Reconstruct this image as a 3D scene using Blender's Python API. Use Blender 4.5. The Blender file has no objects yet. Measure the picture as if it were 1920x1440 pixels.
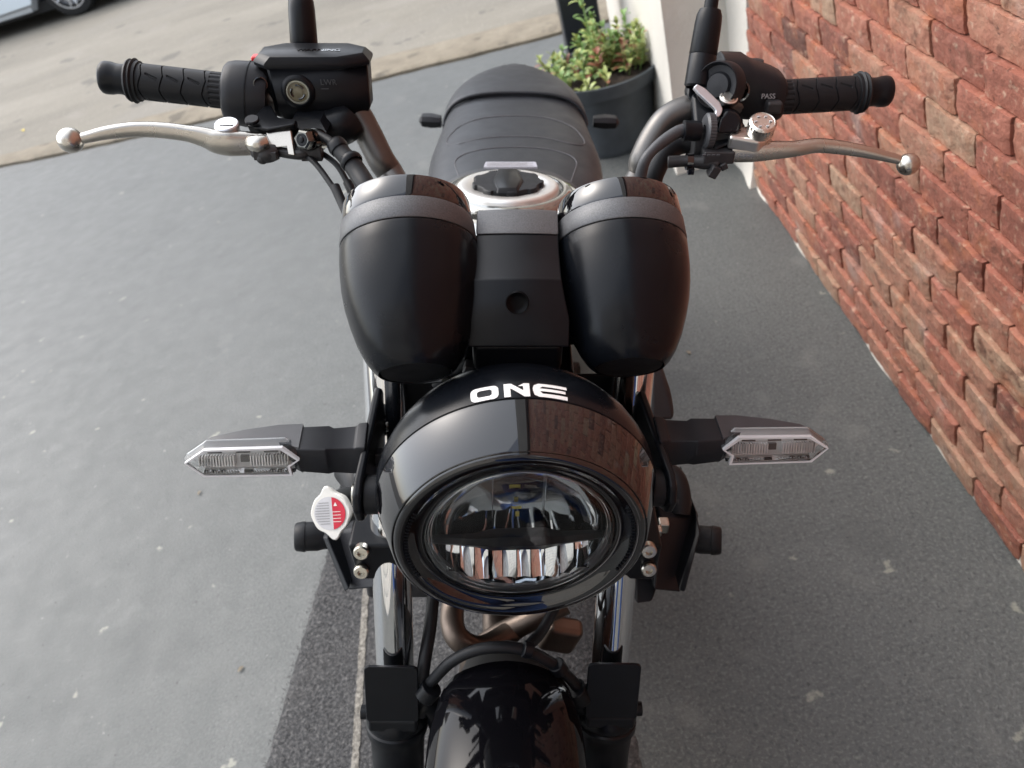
import bpy, bmesh, math, random
from math import sin, cos, pi, radians, atan2, sqrt
from mathutils import Vector, Matrix, noise
random.seed(7)
def V3(*a): return Vector(a)
C = bpy.context.scene.collection
SC = bpy.context.scene

# ------------------------------------------------------------------ frames
# Ground frame = world.  The motorcycle leans on its side stand, so it has its own frame.
F = 1442.0; PIT = radians(40); CP, SP = cos(PIT), sin(PIT); H = 1.33
down = Vector((0.24486105, 0.02475621, -0.96924207)); UPB = -down
WB = Vector((-0.07164705, 0.99740278, 0.00737519)); RB = WB.cross(UPB).normalized()
P0 = Vector((0, .4, 0))
R3 = Matrix((RB, WB, UPB))
M = R3.to_4x4() @ Matrix.Translation(-P0)           # bike frame -> world
def ray(x, y):
    a, b = x-960, y-720
    return Vector((a/F, CP-b/F*SP, -SP-b/F*CP))
def U(x, y, d):                                      # point of the bike seen at x, y at distance d (bike frame)
    return Vector((0, 0, H)) + ray(x, y)*d
def G(x, y, h=0.0):                                  # point on the ground (world frame)
    c = M @ Vector((0, 0, H)); r = R3 @ ray(x, y)
    return c + r*((h-c.z)/r.z)

# ------------------------------------------------------------------ camera
cam = bpy.data.cameras.new('camera'); camo = bpy.data.objects.new('camera', cam); C.objects.link(camo)
cam.sensor_width = 36; cam.lens = 36*F/1920; cam.clip_start = .02; cam.clip_end = 500
camo.matrix_world = M @ Matrix.Translation((0, 0, H)) @ Matrix.Rotation(radians(50), 4, 'X')
cam.dof.use_dof = True; cam.dof.focus_distance = .66; cam.dof.aperture_fstop = 9.0
SC.camera = camo
# ------------------------------------------------------------------ world, sun, exposure
SUN_EL, SUN_AZ = radians(52), radians(-52)           # azimuth from +Y, towards -X (street side, left)
w = bpy.data.worlds.new("World"); SC.world = w; w.use_nodes = True
wn = w.node_tree.nodes; wl = w.node_tree.links
bg = wn['Background']; sky = wn.new('ShaderNodeTexSky'); sky.sky_type = 'NISHITA'; sky.sun_disc = False
sky.sun_elevation = SUN_EL; sky.sun_rotation = SUN_AZ; sky.dust_density = 3; sky.air_density = 1.0; sky.ozone_density = 1.0
hs0 = wn.new('ShaderNodeHueSaturation'); hs0.inputs['Saturation'].default_value = .5   # thin overcast
wl.new(sky.outputs[0], hs0.inputs['Color']); wl.new(hs0.outputs[0], bg.inputs[0]); bg.inputs[1].default_value = 0.15
sl = bpy.data.lights.new('sun', 'SUN'); slo = bpy.data.objects.new('sun', sl); C.objects.link(slo)
sl.energy = 0.6; sl.angle = radians(120); sl.color = (.99, 1, .96)
sd = Vector((sin(SUN_AZ)*cos(SUN_EL), cos(SUN_AZ)*cos(SUN_EL), sin(SUN_EL)))
slo.rotation_euler = sd.to_track_quat('Z', 'Y').to_euler()
SC.view_settings.view_transform = 'Standard'; SC.view_settings.look = 'None'; SC.view_settings.exposure = 1.5; SC.view_settings.gamma = 1
SC.view_settings.use_curve_mapping = False
SC.render.engine = 'CYCLES'

# ------------------------------------------------------------------ materials
def mat(name, col=(.5,.5,.5), rough=.5, metal=0, noise_s=0, noise_a=0, bump_s=0, bump_a=0, rough_a=0, coat=0, spec=.5, col2=None, dist=.001, detail=4, coords='Object'):
    m = bpy.data.materials.new(name); m.use_nodes = True
    n = m.node_tree.nodes; l = m.node_tree.links; b = n['Principled BSDF']
    b.inputs['Base Color'].default_value = (*col, 1); b.inputs['Roughness'].default_value = rough
    b.inputs['Metallic'].default_value = metal; b.inputs['Specular IOR Level'].default_value = spec
    if coat: b.inputs['Coat Weight'].default_value = coat; b.inputs['Coat Roughness'].default_value = .03
    tc = n.new('ShaderNodeTexCoord')
    def nz(s, d=detail):
        t = n.new('ShaderNodeTexNoise'); t.inputs['Scale'].default_value = s; t.inputs['Detail'].default_value = d
        l.new(tc.outputs[coords], t.inputs['Vector']); return t
    if noise_s:
        t = nz(noise_s); mx = n.new('ShaderNodeMix'); mx.data_type = 'RGBA'
        c2 = col2 or tuple(min(1, c*(1+noise_a)) for c in col)
        c1 = col if col2 else tuple(c*(1-noise_a) for c in col)
        mx.inputs[6].default_value = (*c1, 1); mx.inputs[7].default_value = (*c2, 1)
        mr = n.new('ShaderNodeMapRange'); mr.inputs[1].default_value = .3; mr.inputs[2].default_value = .7
        l.new(t.outputs['Fac'], mr.inputs[0]); l.new(mr.outputs[0], mx.inputs[0]); l.new(mx.outputs[2], b.inputs['Base Color'])
    if rough_a:
        t = nz(35); mr = n.new('ShaderNodeMapRange'); mr.inputs[1].default_value = .3; mr.inputs[2].default_value = .7
        mr.inputs[3].default_value = max(0, rough-rough_a); mr.inputs[4].default_value = rough+rough_a
        l.new(t.outputs['Fac'], mr.inputs[0]); l.new(mr.outputs[0], b.inputs['Roughness'])
    if bump_s:
        t = nz(bump_s, 3); bp = n.new('ShaderNodeBump'); bp.inputs['Strength'].default_value = bump_a; bp.inputs['Distance'].default_value = dist
        l.new(t.outputs['Fac'], bp.inputs['Height']); l.new(bp.outputs[0], b.inputs['Normal'])
    return m
satin = mat('satin_black', (.005,.006,.008), .34, spec=.22, noise_s=60, noise_a=.1, rough_a=.05, bump_s=900, bump_a=.06, dist=.0004)
podm = mat('pod_black', (.004,.005,.007), .25, spec=.22, noise_s=40, noise_a=.1, rough_a=.035, bump_s=1400, bump_a=.05, dist=.0003)
plast = mat('textured_plastic', (.010,.011,.014), .46, spec=.28, noise_s=40, noise_a=.15, rough_a=.08, bump_s=1300, bump_a=.25, dist=.0004)
grey_pl = mat('grey_plastic', (.045,.047,.052), .42, noise_s=50, noise_a=.12, rough_a=.06, bump_s=1200, bump_a=.2, dist=.0004)
rubber = mat('rubber', (.008,.009,.011), .5, spec=.28, noise_s=30, noise_a=.2, rough_a=.08, bump_s=700, bump_a=.15, dist=.0004)
gloss = mat('gloss_black', (.004,.004,.005), .03, coat=1, noise_s=20, noise_a=.1)
gloss2 = mat('gloss_fender', (.003,.003,.004), .06, spec=.25, noise_s=20, noise_a=.1)
gunm = mat('gunmetal', (.10,.103,.108), .45, metal=.4, noise_s=900, noise_a=.25, bump_s=2500, bump_a=.25, dist=.0003)
barm = mat('titanium_bar', (.13,.125,.12), .36, metal=.85, noise_s=30, noise_a=.1, rough_a=.05)
alu = mat('polished_aluminium', (.52,.49,.44), .27, metal=1, noise_s=25, noise_a=.06, rough_a=.06)
alu2 = mat('machined_aluminium', (.72,.70,.66), .27, metal=1, noise_s=60, noise_a=.05, rough_a=.06)
bright = mat('bright_silver', (.60,.61,.63), .22, metal=.6, noise_s=50, noise_a=.03)
chrome = mat('chrome', (.78,.79,.8), .035, metal=1, noise_s=20, noise_a=.02)
refl = mat('reflector_chrome', (.85,.86,.87), .03, metal=1, noise_s=20, noise_a=.02)
darkrefl = mat('smoked_reflector', (.62,.64,.66), .05, metal=1, noise_s=20, noise_a=.05)
steel = mat('bolt_steel', (.5,.48,.42), .28, metal=1, noise_s=200, noise_a=.1)
exh = mat('exhaust_steel', (.15,.12,.10), .45, metal=1, noise_s=12, noise_a=.3, rough_a=.1)
engm = mat('engine_black', (.02,.02,.022), .5, noise_s=60, noise_a=.3, bump_s=300, bump_a=.3, dist=.001)
tankm = mat('tank_grey', (.30,.30,.28), .07, metal=.85, coat=1, noise_s=15, noise_a=.05)
white = mat('white_print', (.8,.8,.78), .45, noise_s=80, noise_a=.04)
red = mat('red_print', (.6,.02,.05), .4, noise_s=80, noise_a=.08)
greyprint = mat('grey_print', (.30,.30,.31), .5, noise_s=80, noise_a=.08)
capwhite = mat('white_metal_label', (.82,.81,.76), .35, noise_s=60, noise_a=.05)
stitchm = mat('stitch', (.12,.12,.13), .6, noise_s=300, noise_a=.2)
vinyl = mat('seat_vinyl', (.020,.023,.028), .42, spec=.35, noise_s=25, noise_a=.12, rough_a=.06, bump_s=420, bump_a=.35, dist=.0007)
vinyl2 = mat('seat_vinyl_rear', (.024,.027,.032), .46, spec=.35, noise_s=25, noise_a=.12, rough_a=.06, bump_s=420, bump_a=.35, dist=.0007)
yellow = mat('led_chip', (.8,.7,.15), .4, noise_s=80, noise_a=.05)
potm = mat('pot_plastic', (.040,.048,.056), .5, noise_s=12, noise_a=.25, rough_a=.08, bump_s=60, bump_a=.1)
soilm = mat('soil', (.03,.02,.012), .9, noise_s=30, noise_a=.5, bump_s=80, bump_a=1, dist=.01)
wallw = mat('white_plaster', (.62,.59,.53), .8, noise_s=3, noise_a=.12, bump_s=60, bump_a=.5, dist=.004)
greyw = mat('grey_plaster', (.22,.22,.215), .8, noise_s=2, noise_a=.15, bump_s=40, bump_a=.4, dist=.004)
postm = mat('post_paint', (.012,.015,.02), .4, noise_s=12, noise_a=.25)
carpaint = mat('car_silver', (.50,.54,.58), .2, metal=.5, coat=1, noise_s=3, noise_a=.04)
tyrem = mat('tyre', (.012,.012,.012), .75, noise_s=40, noise_a=.3)
darkglass = mat('dark_glass', (.01,.012,.014), .04, noise_s=3, noise_a=.05)
jeans = mat('denim', (.03,.07,.20), .85, noise_s=120, noise_a=.35, bump_s=60, bump_a=.4, dist=.003)
shirt = mat('grey_shirt', (.38,.38,.38), .85, noise_s=40, noise_a=.25)
skin = mat('skin', (.42,.24,.16), .5, noise_s=30, noise_a=.08)
hairm = mat('hair', (.02,.013,.01), .6, noise_s=120, noise_a=.4)
# clear polycarbonate: fresnel mix of clear and mirror
def clear(name, tint=(.93,.95,.96), ior=1.5, rough=.015):
    m = bpy.data.materials.new(name); m.use_nodes = True; n = m.node_tree.nodes; l = m.node_tree.links
    n.remove(n['Principled BSDF']); o = n['Material Output']
    t = n.new('ShaderNodeBsdfTransparent'); t.inputs[0].default_value = (*tint, 1)
    g = n.new('ShaderNodeBsdfGlossy'); g.inputs['Roughness'].default_value = rough
    fr = n.new('ShaderNodeFresnel'); fr.inputs[0].default_value = ior
    nz = n.new('ShaderNodeTexNoise'); nz.inputs['Scale'].default_value = 8
    bp = n.new('ShaderNodeBump'); bp.inputs['Strength'].default_value = .03; bp.inputs['Distance'].default_value = .002
    l.new(nz.outputs['Fac'], bp.inputs['Height']); l.new(bp.outputs[0], g.inputs['Normal'])
    mx = n.new('ShaderNodeMixShader'); l.new(fr.outputs[0], mx.inputs[0]); l.new(t.outputs[0], mx.inputs[1]); l.new(g.outputs[0], mx.inputs[2]); l.new(mx.outputs[0], o.inputs[0])
    return m
clearm = clear('clear_lens'); clear2 = clear('clear_signal_lens', (.97,.98,.98))

def ramp_mat(name, stops, scale, rough, bump_s, bump_a, dist, attr=None, speck=None, rough2=None, patch=None, spec=.5, streak=None, fade=None):
    m = bpy.data.materials.new(name); m.use_nodes = True; n = m.node_tree.nodes; l = m.node_tree.links; b = n['Principled BSDF']
    b.inputs['Specular IOR Level'].default_value = spec
    tc = n.new('ShaderNodeTexCoord'); V = tc.outputs['Object']
    if streak:
        mp = n.new('ShaderNodeMapping'); mp.inputs['Scale'].default_value = streak; l.new(V, mp.inputs['Vector']); V2 = mp.outputs[0]
    else: V2 = V
    t = n.new('ShaderNodeTexNoise'); t.inputs['Scale'].default_value = scale; t.inputs['Detail'].default_value = 8; t.inputs['Roughness'].default_value = .65
    l.new(V2, t.inputs['Vector'])
    fac = t.outputs['Fac']
    if attr:
        a = n.new('ShaderNodeAttribute'); a.attribute_name = attr
        ad = n.new('ShaderNodeMath'); ad.operation = 'MULTIPLY_ADD'; ad.inputs[1].default_value = .55
        l.new(fac, ad.inputs[0]); l.new(a.outputs['Fac'], ad.inputs[2]); fac = ad.outputs[0]
        sb = n.new('ShaderNodeMath'); sb.operation = 'SUBTRACT'; sb.inputs[1].default_value = .28; l.new(fac, sb.inputs[0]); fac = sb.outputs[0]
    cr = n.new('ShaderNodeValToRGB'); l.new(fac, cr.inputs[0]); e = cr.color_ramp.elements
    e[0].position, e[0].color = stops[0][0], (*stops[0][1], 1); e[1].position, e[1].color = stops[-1][0], (*stops[-1][1], 1)
    for p, c in stops[1:-1]: q = e.new(p); q.color = (*c, 1)
    col = cr.outputs[0]
    if fade:      # the coarse grain is filled in by paint towards the street side
        sx = n.new('ShaderNodeSeparateXYZ'); l.new(V, sx.inputs[0]); fm_ = n.new('ShaderNodeMapRange'); fm_.interpolation_type = 'SMOOTHSTEP'
        fm_.inputs[1].default_value = fade[0]; fm_.inputs[2].default_value = fade[1]; fm_.inputs[3].default_value = .15; l.new(sx.outputs[0], fm_.inputs[0])
    def over(col, sc, lo, hi, c, amt, det=3, vec=None, fd=0):
        t2 = n.new('ShaderNodeTexNoise'); t2.inputs['Scale'].default_value = sc; t2.inputs['Detail'].default_value = det; l.new(vec or V, t2.inputs['Vector'])
        mr = n.new('ShaderNodeMapRange'); mr.inputs[1].default_value = lo; mr.inputs[2].default_value = hi; mr.inputs[4].default_value = amt
        l.new(t2.outputs['Fac'], mr.inputs[0]); mo = mr.outputs[0]
        if fd and fade:
            mm = n.new('ShaderNodeMath'); mm.operation = 'MULTIPLY'; l.new(mo, mm.inputs[0]); l.new(fm_.outputs[0], mm.inputs[1]); mo = mm.outputs[0]
        mx = n.new('ShaderNodeMix'); mx.data_type = 'RGBA'
        mx.inputs[7].default_value = (*c, 1); l.new(mo, mx.inputs[0]); l.new(col, mx.inputs[6]); return mx.outputs[2]
    for s in (patch or []): col = over(col, *s)
    for s in (speck or []): col = over(col, *s)
    l.new(col, b.inputs['Base Color'])
    if rough2:
        t3 = n.new('ShaderNodeTexNoise'); t3.inputs['Scale'].default_value = rough2[0]; t3.inputs['Detail'].default_value = 4; l.new(V, t3.inputs['Vector'])
        mr = n.new('ShaderNodeMapRange'); mr.inputs[1].default_value = .35; mr.inputs[2].default_value = .65; mr.inputs[3].default_value = rough2[1]; mr.inputs[4].default_value = rough2[2]
        l.new(t3.outputs['Fac'], mr.inputs[0]); l.new(mr.outputs[0], b.inputs['Roughness'])
    else: b.inputs['Roughness'].default_value = rough
    nrm = None
    for bs, ba, bd in (bump_s if isinstance(bump_s, list) else [(bump_s, bump_a, dist)]):
        t4 = n.new('ShaderNodeTexNoise'); t4.inputs['Scale'].default_value = bs; t4.inputs['Detail'].default_value = 5; l.new(V, t4.inputs['Vector'])
        bp = n.new('ShaderNodeBump'); bp.inputs['Strength'].default_value = ba; bp.inputs['Distance'].default_value = bd
        l.new(t4.outputs['Fac'], bp.inputs['Height'])
        if nrm: l.new(nrm, bp.inputs['Normal'])
        nrm = bp.outputs[0]
    l.new(nrm, b.inputs['Normal']); return m
asph = ramp_mat('painted_asphalt', [(.25,(.075,.081,.080)),(.5,(.087,.093,.091)),(.75,(.100,.106,.104))], 1.7, .5,
    [(9,.15,.008),(30,.25,.003),(150,.5,.002),(300,.6,.0014)], 0, 0, patch=[(170,.50,.66,(.18,.185,.178),.5,6,None,1),(120,.48,.34,(.034,.038,.038),.5,6,None,1),(22,.56,.72,(.12,.125,.121),.45,6),(3.1,.60,.66,(.065,.07,.069),.35,8),(5,.66,.69,(.14,.145,.14),.3,9),(7,.60,.68,(.17,.17,.16),.32,9,None,1)],
    speck=[(48,.71,.75,(.28,.28,.26),.4,4),(9,.735,.76,(.36,.35,.29),.5,8),(16,.69,.73,(.34,.34,.28),.55,7),(70,.30,.27,(.02,.02,.02),.6,3)], rough2=(14,.42,.52), spec=.36, fade=(-1.1,.15))
roadm = ramp_mat('worn_concrete_road', [(.25,(.135,.122,.098)),(.5,(.19,.172,.138)),(.8,(.255,.232,.19))], 1.2, .8,
    [(6,.6,.02),(70,.6,.005)], 0, 0, speck=[(60,.62,.72,(.5,.47,.4),.5,3),(3,.64,.67,(.08,.075,.065),.6,10)], patch=[(.8,.52,.7,(.19,.175,.15),.7,5),(2.5,.6,.68,(.22,.2,.17),.5,6)], streak=(.35,1.2,1))
kerbm = ramp_mat('kerb_concrete', [(.25,(.14,.118,.085)),(.5,(.21,.178,.13)),(.8,(.28,.245,.185))], 7, .85,
    [(12,.7,.02),(80,.7,.006)], 0, 0, speck=[(30,.62,.7,(.2,.17,.12),.6,4),(5,.60,.66,(.07,.06,.045),.7,9)])
groundm = ramp_mat('far_ground', [(.3,(.03,.03,.028)),(.7,(.07,.065,.06))], 1, .9, 5, .3, .02)
matm = ramp_mat('grey_mat_fibre', [(.3,(.018,.018,.02)),(.5,(.055,.055,.056)),(.72,(.17,.165,.16))], 150, .95, 260, 1, .004, patch=[(5,.5,.8,(.11,.105,.10),.4,3)])
stripem = ramp_mat('pale_stripe_fibre', [(.3,(.07,.065,.055)),(.5,(.20,.185,.16)),(.7,(.36,.34,.30))], 150, .95, 260, 1, .004, patch=[(14,.5,.7,(.08,.08,.08),.7,4)])
brickm = ramp_mat('red_brown_brick', [(.03,(.13,.058,.044)),(.22,(.25,.094,.066)),(.45,(.345,.132,.090)),(.66,(.37,.175,.118)),(.85,(.36,.23,.155)),(.99,(.41,.30,.21))], 26, .5,
    [(55,.8,.006),(240,.6,.0015)], 0, 0, attr='tone', speck=[(70,.58,.68,(.52,.36,.26),.6,5),(30,.42,.30,(.12,.05,.032),.7,7),(90,.34,.27,(.04,.02,.015),.7,5)], patch=[(14,.56,.66,(.40,.15,.08),.6,5),(9,.60,.72,(.40,.33,.30),.45,5)], rough2=(20,.38,.6))
mortm = mat('mortar', (.25,.23,.2), .9, noise_s=20, noise_a=.4, bump_s=60, bump_a=.6, dist=.004)
leafms = [mat('leaf_a', (.34,.40,.13), .45, noise_s=30, noise_a=.3), mat('leaf_b', (.18,.30,.09), .45, noise_s=30, noise_a=.3),
          mat('leaf_c', (.30,.12,.07), .5, noise_s=30, noise_a=.35), mat('leaf_d', (.36,.40,.14), .45, noise_s=30, noise_a=.3)]
for lm in leafms: lm.node_tree.nodes['Principled BSDF'].inputs['Subsurface Weight'].default_value = 0
leafy = mat('yellow_leaf', (.55,.42,.06), .6, noise_s=30, noise_a=.2)

# ------------------------------------------------------------------ mesh helpers
def build(name, vf, m, parent=None, bevel=0, seg=3, flat=False, ang=38, mats=None, fm=None, xf=None):
    vs, fs = vf
    if xf is not None: vs = [xf @ Vector(v) for v in vs]
    me = bpy.data.meshes.new(name); me.from_pydata([tuple(v) for v in vs], [], fs); me.validate(); 
    bm = bmesh.new(); bm.from_mesh(me); bmesh.ops.remove_doubles(bm, verts=bm.verts, dist=1e-6); 
    if not fm: bmesh.ops.recalc_face_normals(bm, faces=bm.faces)
    bm.to_mesh(me); bm.free()
    for x in (mats or [m]): me.materials.append(x)
    if fm:
        for i, p in enumerate(me.polygons): p.material_index = fm[i] if i < len(fm) else 0
    if not flat:
        me.polygons.foreach_set('use_smooth', [True]*len(me.polygons))
        if not bevel: me.set_sharp_from_angle(angle=radians(ang))
    o = bpy.data.objects.new(name, me); C.objects.link(o)
    if parent: o.parent = parent
    if bevel:
        b = o.modifiers.new('bevel', 'BEVEL'); b.width = bevel; b.segments = seg; b.limit_method = 'ANGLE'; b.angle_limit = radians(32); b.harden_normals = True
    return o
def join(*vfs):
    V, Fc = [], []
    for vs, fs in vfs:
        k = len(V); V += [Vector(v) for v in vs]; Fc += [tuple(i+k for i in f) for f in fs]
    return V, Fc
def frame(d, up=None):
    d = Vector(d).normalized(); up = Vector(up or (0, 0, 1))
    if abs(d.dot(up)) > .98: up = Vector((0, 1, 0))
    x = up.cross(d).normalized(); y = d.cross(x); return x, y, d
def lathe(c, axis, prof, n=64, up=None, a0=0, a1=2*pi):      # prof: (t along axis, r)
    x, y, d = frame(axis, up); c = Vector(c); V, Fc = [], []
    full = abs(a1-a0-2*pi) < 1e-6; k = n if full else n+1
    for t, r in prof:
        for i in range(k):
            a = a0+(a1-a0)*i/n; V.append(c+d*t+(x*cos(a)+y*sin(a))*max(r, 1e-5))
    for j in range(len(prof)-1):
        for i in range(n if full else n):
            i2 = (i+1) % k
            Fc.append((j*k+i, j*k+i2, (j+1)*k+i2, (j+1)*k+i))
    return V, Fc
def smooth_path(pts, sub=6):
    P = [Vector(p[:3]) for p in pts]; Rr = [p[3] for p in pts] if len(pts[0]) > 3 else None
    out, rr = [], []
    for i in range(len(P)-1):
        p0 = P[max(i-1, 0)]; p1 = P[i]; p2 = P[i+1]; p3 = P[min(i+2, len(P)-1)]
        for k in range(sub):
            t = k/sub
            out.append(.5*((2*p1)+(p2-p0)*t+(2*p0-5*p1+4*p2-p3)*t*t+(-p0+3*p1-3*p2+p3)*t**3))
            if Rr: rr.append(Rr[i]*(1-t)+Rr[i+1]*t)
    out.append(P[-1])
    if Rr: rr.append(Rr[-1])
    return out, rr
def tube(pts, r=None, n=16, sub=6, cap=True, flat=1.0, up=None, smooth=True):
    """pts: vectors; r number or list per pt; flat squashes along the frame's second axis"""
    if isinstance(r, (list, tuple)): pts = [(*Vector(p), q) for p, q in zip(pts, r)]
    else: pts = [(*Vector(p), r) for p in pts]
    if smooth: path, rr = smooth_path(pts, sub)
    else: path = [Vector(p[:3]) for p in pts]; rr = [p[3] for p in pts]
    V, Fc = [], []; N = len(path); ref = None
    for i, p in enumerate(path):
        d = (path[min(i+1, N-1)]-path[max(i-1, 0)]).normalized()
        if up is not None: x = Vector(up).cross(d).normalized(); y = d.cross(x)
        else:
            if ref is None: x, y, _ = frame(d)
            else: x = (ref-d*ref.dot(d)).normalized(); y = d.cross(x)
            ref = x
        for k in range(n):
            a = 2*pi*k/n; V.append(p+(x*cos(a)+y*sin(a)*flat)*rr[i])
    for j in range(N-1):
        for i in range(n):
            i2 = (i+1) % n; Fc.append((j*n+i, j*n+i2, (j+1)*n+i2, (j+1)*n+i))
    if cap: Fc.append(tuple(range(n))[::-1]); Fc.append(tuple(range((N-1)*n, N*n)))
    return V, Fc
def loft(secs, cap=True):
    V, Fc = [], []; n = len(secs[0])
    for s in secs: V += [Vector(p) for p in s]
    for j in range(len(secs)-1):
        for i in range(n):
            i2 = (i+1) % n; Fc.append((j*n+i, j*n+i2, (j+1)*n+i2, (j+1)*n+i))
    if cap: Fc.append(tuple(range(n))[::-1]); Fc.append(tuple(range((len(secs)-1)*n, len(secs)*n)))
    return V, Fc
def box(c, s, rot=None):
    V = []; c = Vector(c)
    for x in (-1, 1):
        for y in (-1, 1):
            for z in (-1, 1):
                p = Vector((x*s[0]/2, y*s[1]/2, z*s[2]/2)); V.append(c+(rot @ p if rot else p))
    return V, [(0,1,3,2),(4,6,7,5),(0,4,5,1),(2,3,7,6),(0,2,6,4),(1,5,7,3)]
def prism(poly, off):                                    # poly: 3D outline, extruded by vector off
    a = [Vector(p) for p in poly]; off = Vector(off)
    return loft([a, [p+off for p in a]])
def cyl(a, b, r, n=24, r2=None):
    a, b = Vector(a), Vector(b); L = (b-a).length; r2 = r if r2 is None else r2
    return lathe(a, b-a, [(0, 0), (0, r), (L, r2), (L, 0)], n)
def ball(c, r, n=20, sc=(1,1,1)):
    v, f = lathe(c, (0,0,1), [(-r*cos(pi*i/n), r*sin(pi*i/n)) for i in range(n+1)], 2*n)
    c = Vector(c); return [c+Vector(((p-c).x*sc[0], (p-c).y*sc[1], (p-c).z*sc[2])) for p in v], f
def tag(o, label=None, cat=None, group=None, kind=None):
    if label: o['label'] = label
    if cat: o['category'] = cat
    if group: o['group'] = group
    if kind: o['kind'] = kind
    return o
def empty(name, mtx=None, loc=None):
    o = bpy.data.objects.new(name, None); C.objects.link(o); o.empty_display_size = .1
    if mtx is not None: o.matrix_world = mtx
    if loc is not None: o.location = loc
    return o
def textmesh(s, size, ext=.0004, font=None):
    cu = bpy.data.curves.new('lettering', 'FONT'); cu.body = s; cu.size = size; cu.extrude = ext; cu.align_x = 'CENTER'; cu.align_y = 'CENTER'
    o = bpy.data.objects.new('lettering', cu); C.objects.link(o); bpy.context.view_layer.update()
    me = bpy.data.meshes.new_from_object(o.evaluated_get(bpy.context.evaluated_depsgraph_get()))
    vs = [v.co.copy() for v in me.vertices]; fs = [tuple(p.vertices) for p in me.polygons]
    bpy.data.objects.remove(o); bpy.data.curves.remove(cu); bpy.data.meshes.remove(me)
    return vs, fs
def place(vf, pos, xd, yd):                              # put flat XY geometry at pos with axes xd, yd
    xd = Vector(xd).normalized(); zd = xd.cross(Vector(yd)).normalized(); yd = zd.cross(xd); pos = Vector(pos)
    return [pos+xd*v[0]+yd*v[1]+zd*v[2] for v in vf[0]], vf[1]

# ================================================================== SETTING
def sheet(name, poly, z, m, nx=1, kind='structure'):
    o = build(name, ([Vector((p[0], p[1], z)) for p in poly], [tuple(range(len(poly)))]), m, flat=True)
    return tag(o, kind=kind)
sheet('ground', [(-200,-200),(200,-200),(200,200),(-200,200)], -.02, groundm)
# kerb line across the back of the driveway
def wav(x, s, a): return a*noise.noise(Vector((x*s, 3.3, 1.7)))+a*.5*noise.noise(Vector((x*s*3.1, 8.3, 1.7)))
kx = [-9+i*.04 for i in range(401)]
kline = lambda x: 3.86-(x+.2)*.105+ (0.02*(x+.2)**2 if x < -.2 else 0)
near = [Vector((x, kline(x)+wav(x, 3, .018), 0)) for x in kx]
kw = lambda x: .17+.15*min(1, max(0, (x+3)/1.6))
nearg = [p-V3(0, .016+.022*max(0, noise.noise(p*5)), 0) for p in near]
far = [Vector((x, kline(x)+kw(x)+wav(x+40, 4, .02), 0)) for x in kx]
def strip(name, A, B, z, m, **k):
    V = [a+V3(0,0,z) for a in A]+[b+V3(0,0,z) for b in B]; n = len(A)
    return tag(build(name, (V, [(i, i+1, n+i+1, n+i) for i in range(n-1)]), m, flat=True), kind='structure')
strip('driveway', [Vector((x, -8, 0)) for x in kx], nearg, 0, asph)
# the kerb stands a little proud, with a rounded nose
V, Fc = [], []
n = len(kx)
rows = [(near, 0.0, -.01), (near, .0, .012), (near, .02, .022), (far, -.02, .024), (far, 0, .016), (far, 0, -.01)]
for L, dy, z in rows:
    for p in L: V.append(p+V3(0, dy, z+.003*noise.noise(p*9)))
for j in range(len(rows)-1):
    for i in range(n-1): Fc.append((j*n+i, j*n+i+1, (j+1)*n+i+1, (j+1)*n+i))
tag(build('kerb_strip', (V, Fc), kerbm), kind='structure')
strip('road', [p+V3(0, .014+.03*max(0, noise.noise(p*3+V3(0,9,0))), 0) for p in far], [Vector((x*4, 13, 0)) for x in kx], .0, roadm)
# pavement opposite, beyond the parked car
tag(build('pavement', box((-4, 15.3, .03), (60, 5, .2)), kerbm, bevel=.02), kind='structure')

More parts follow.
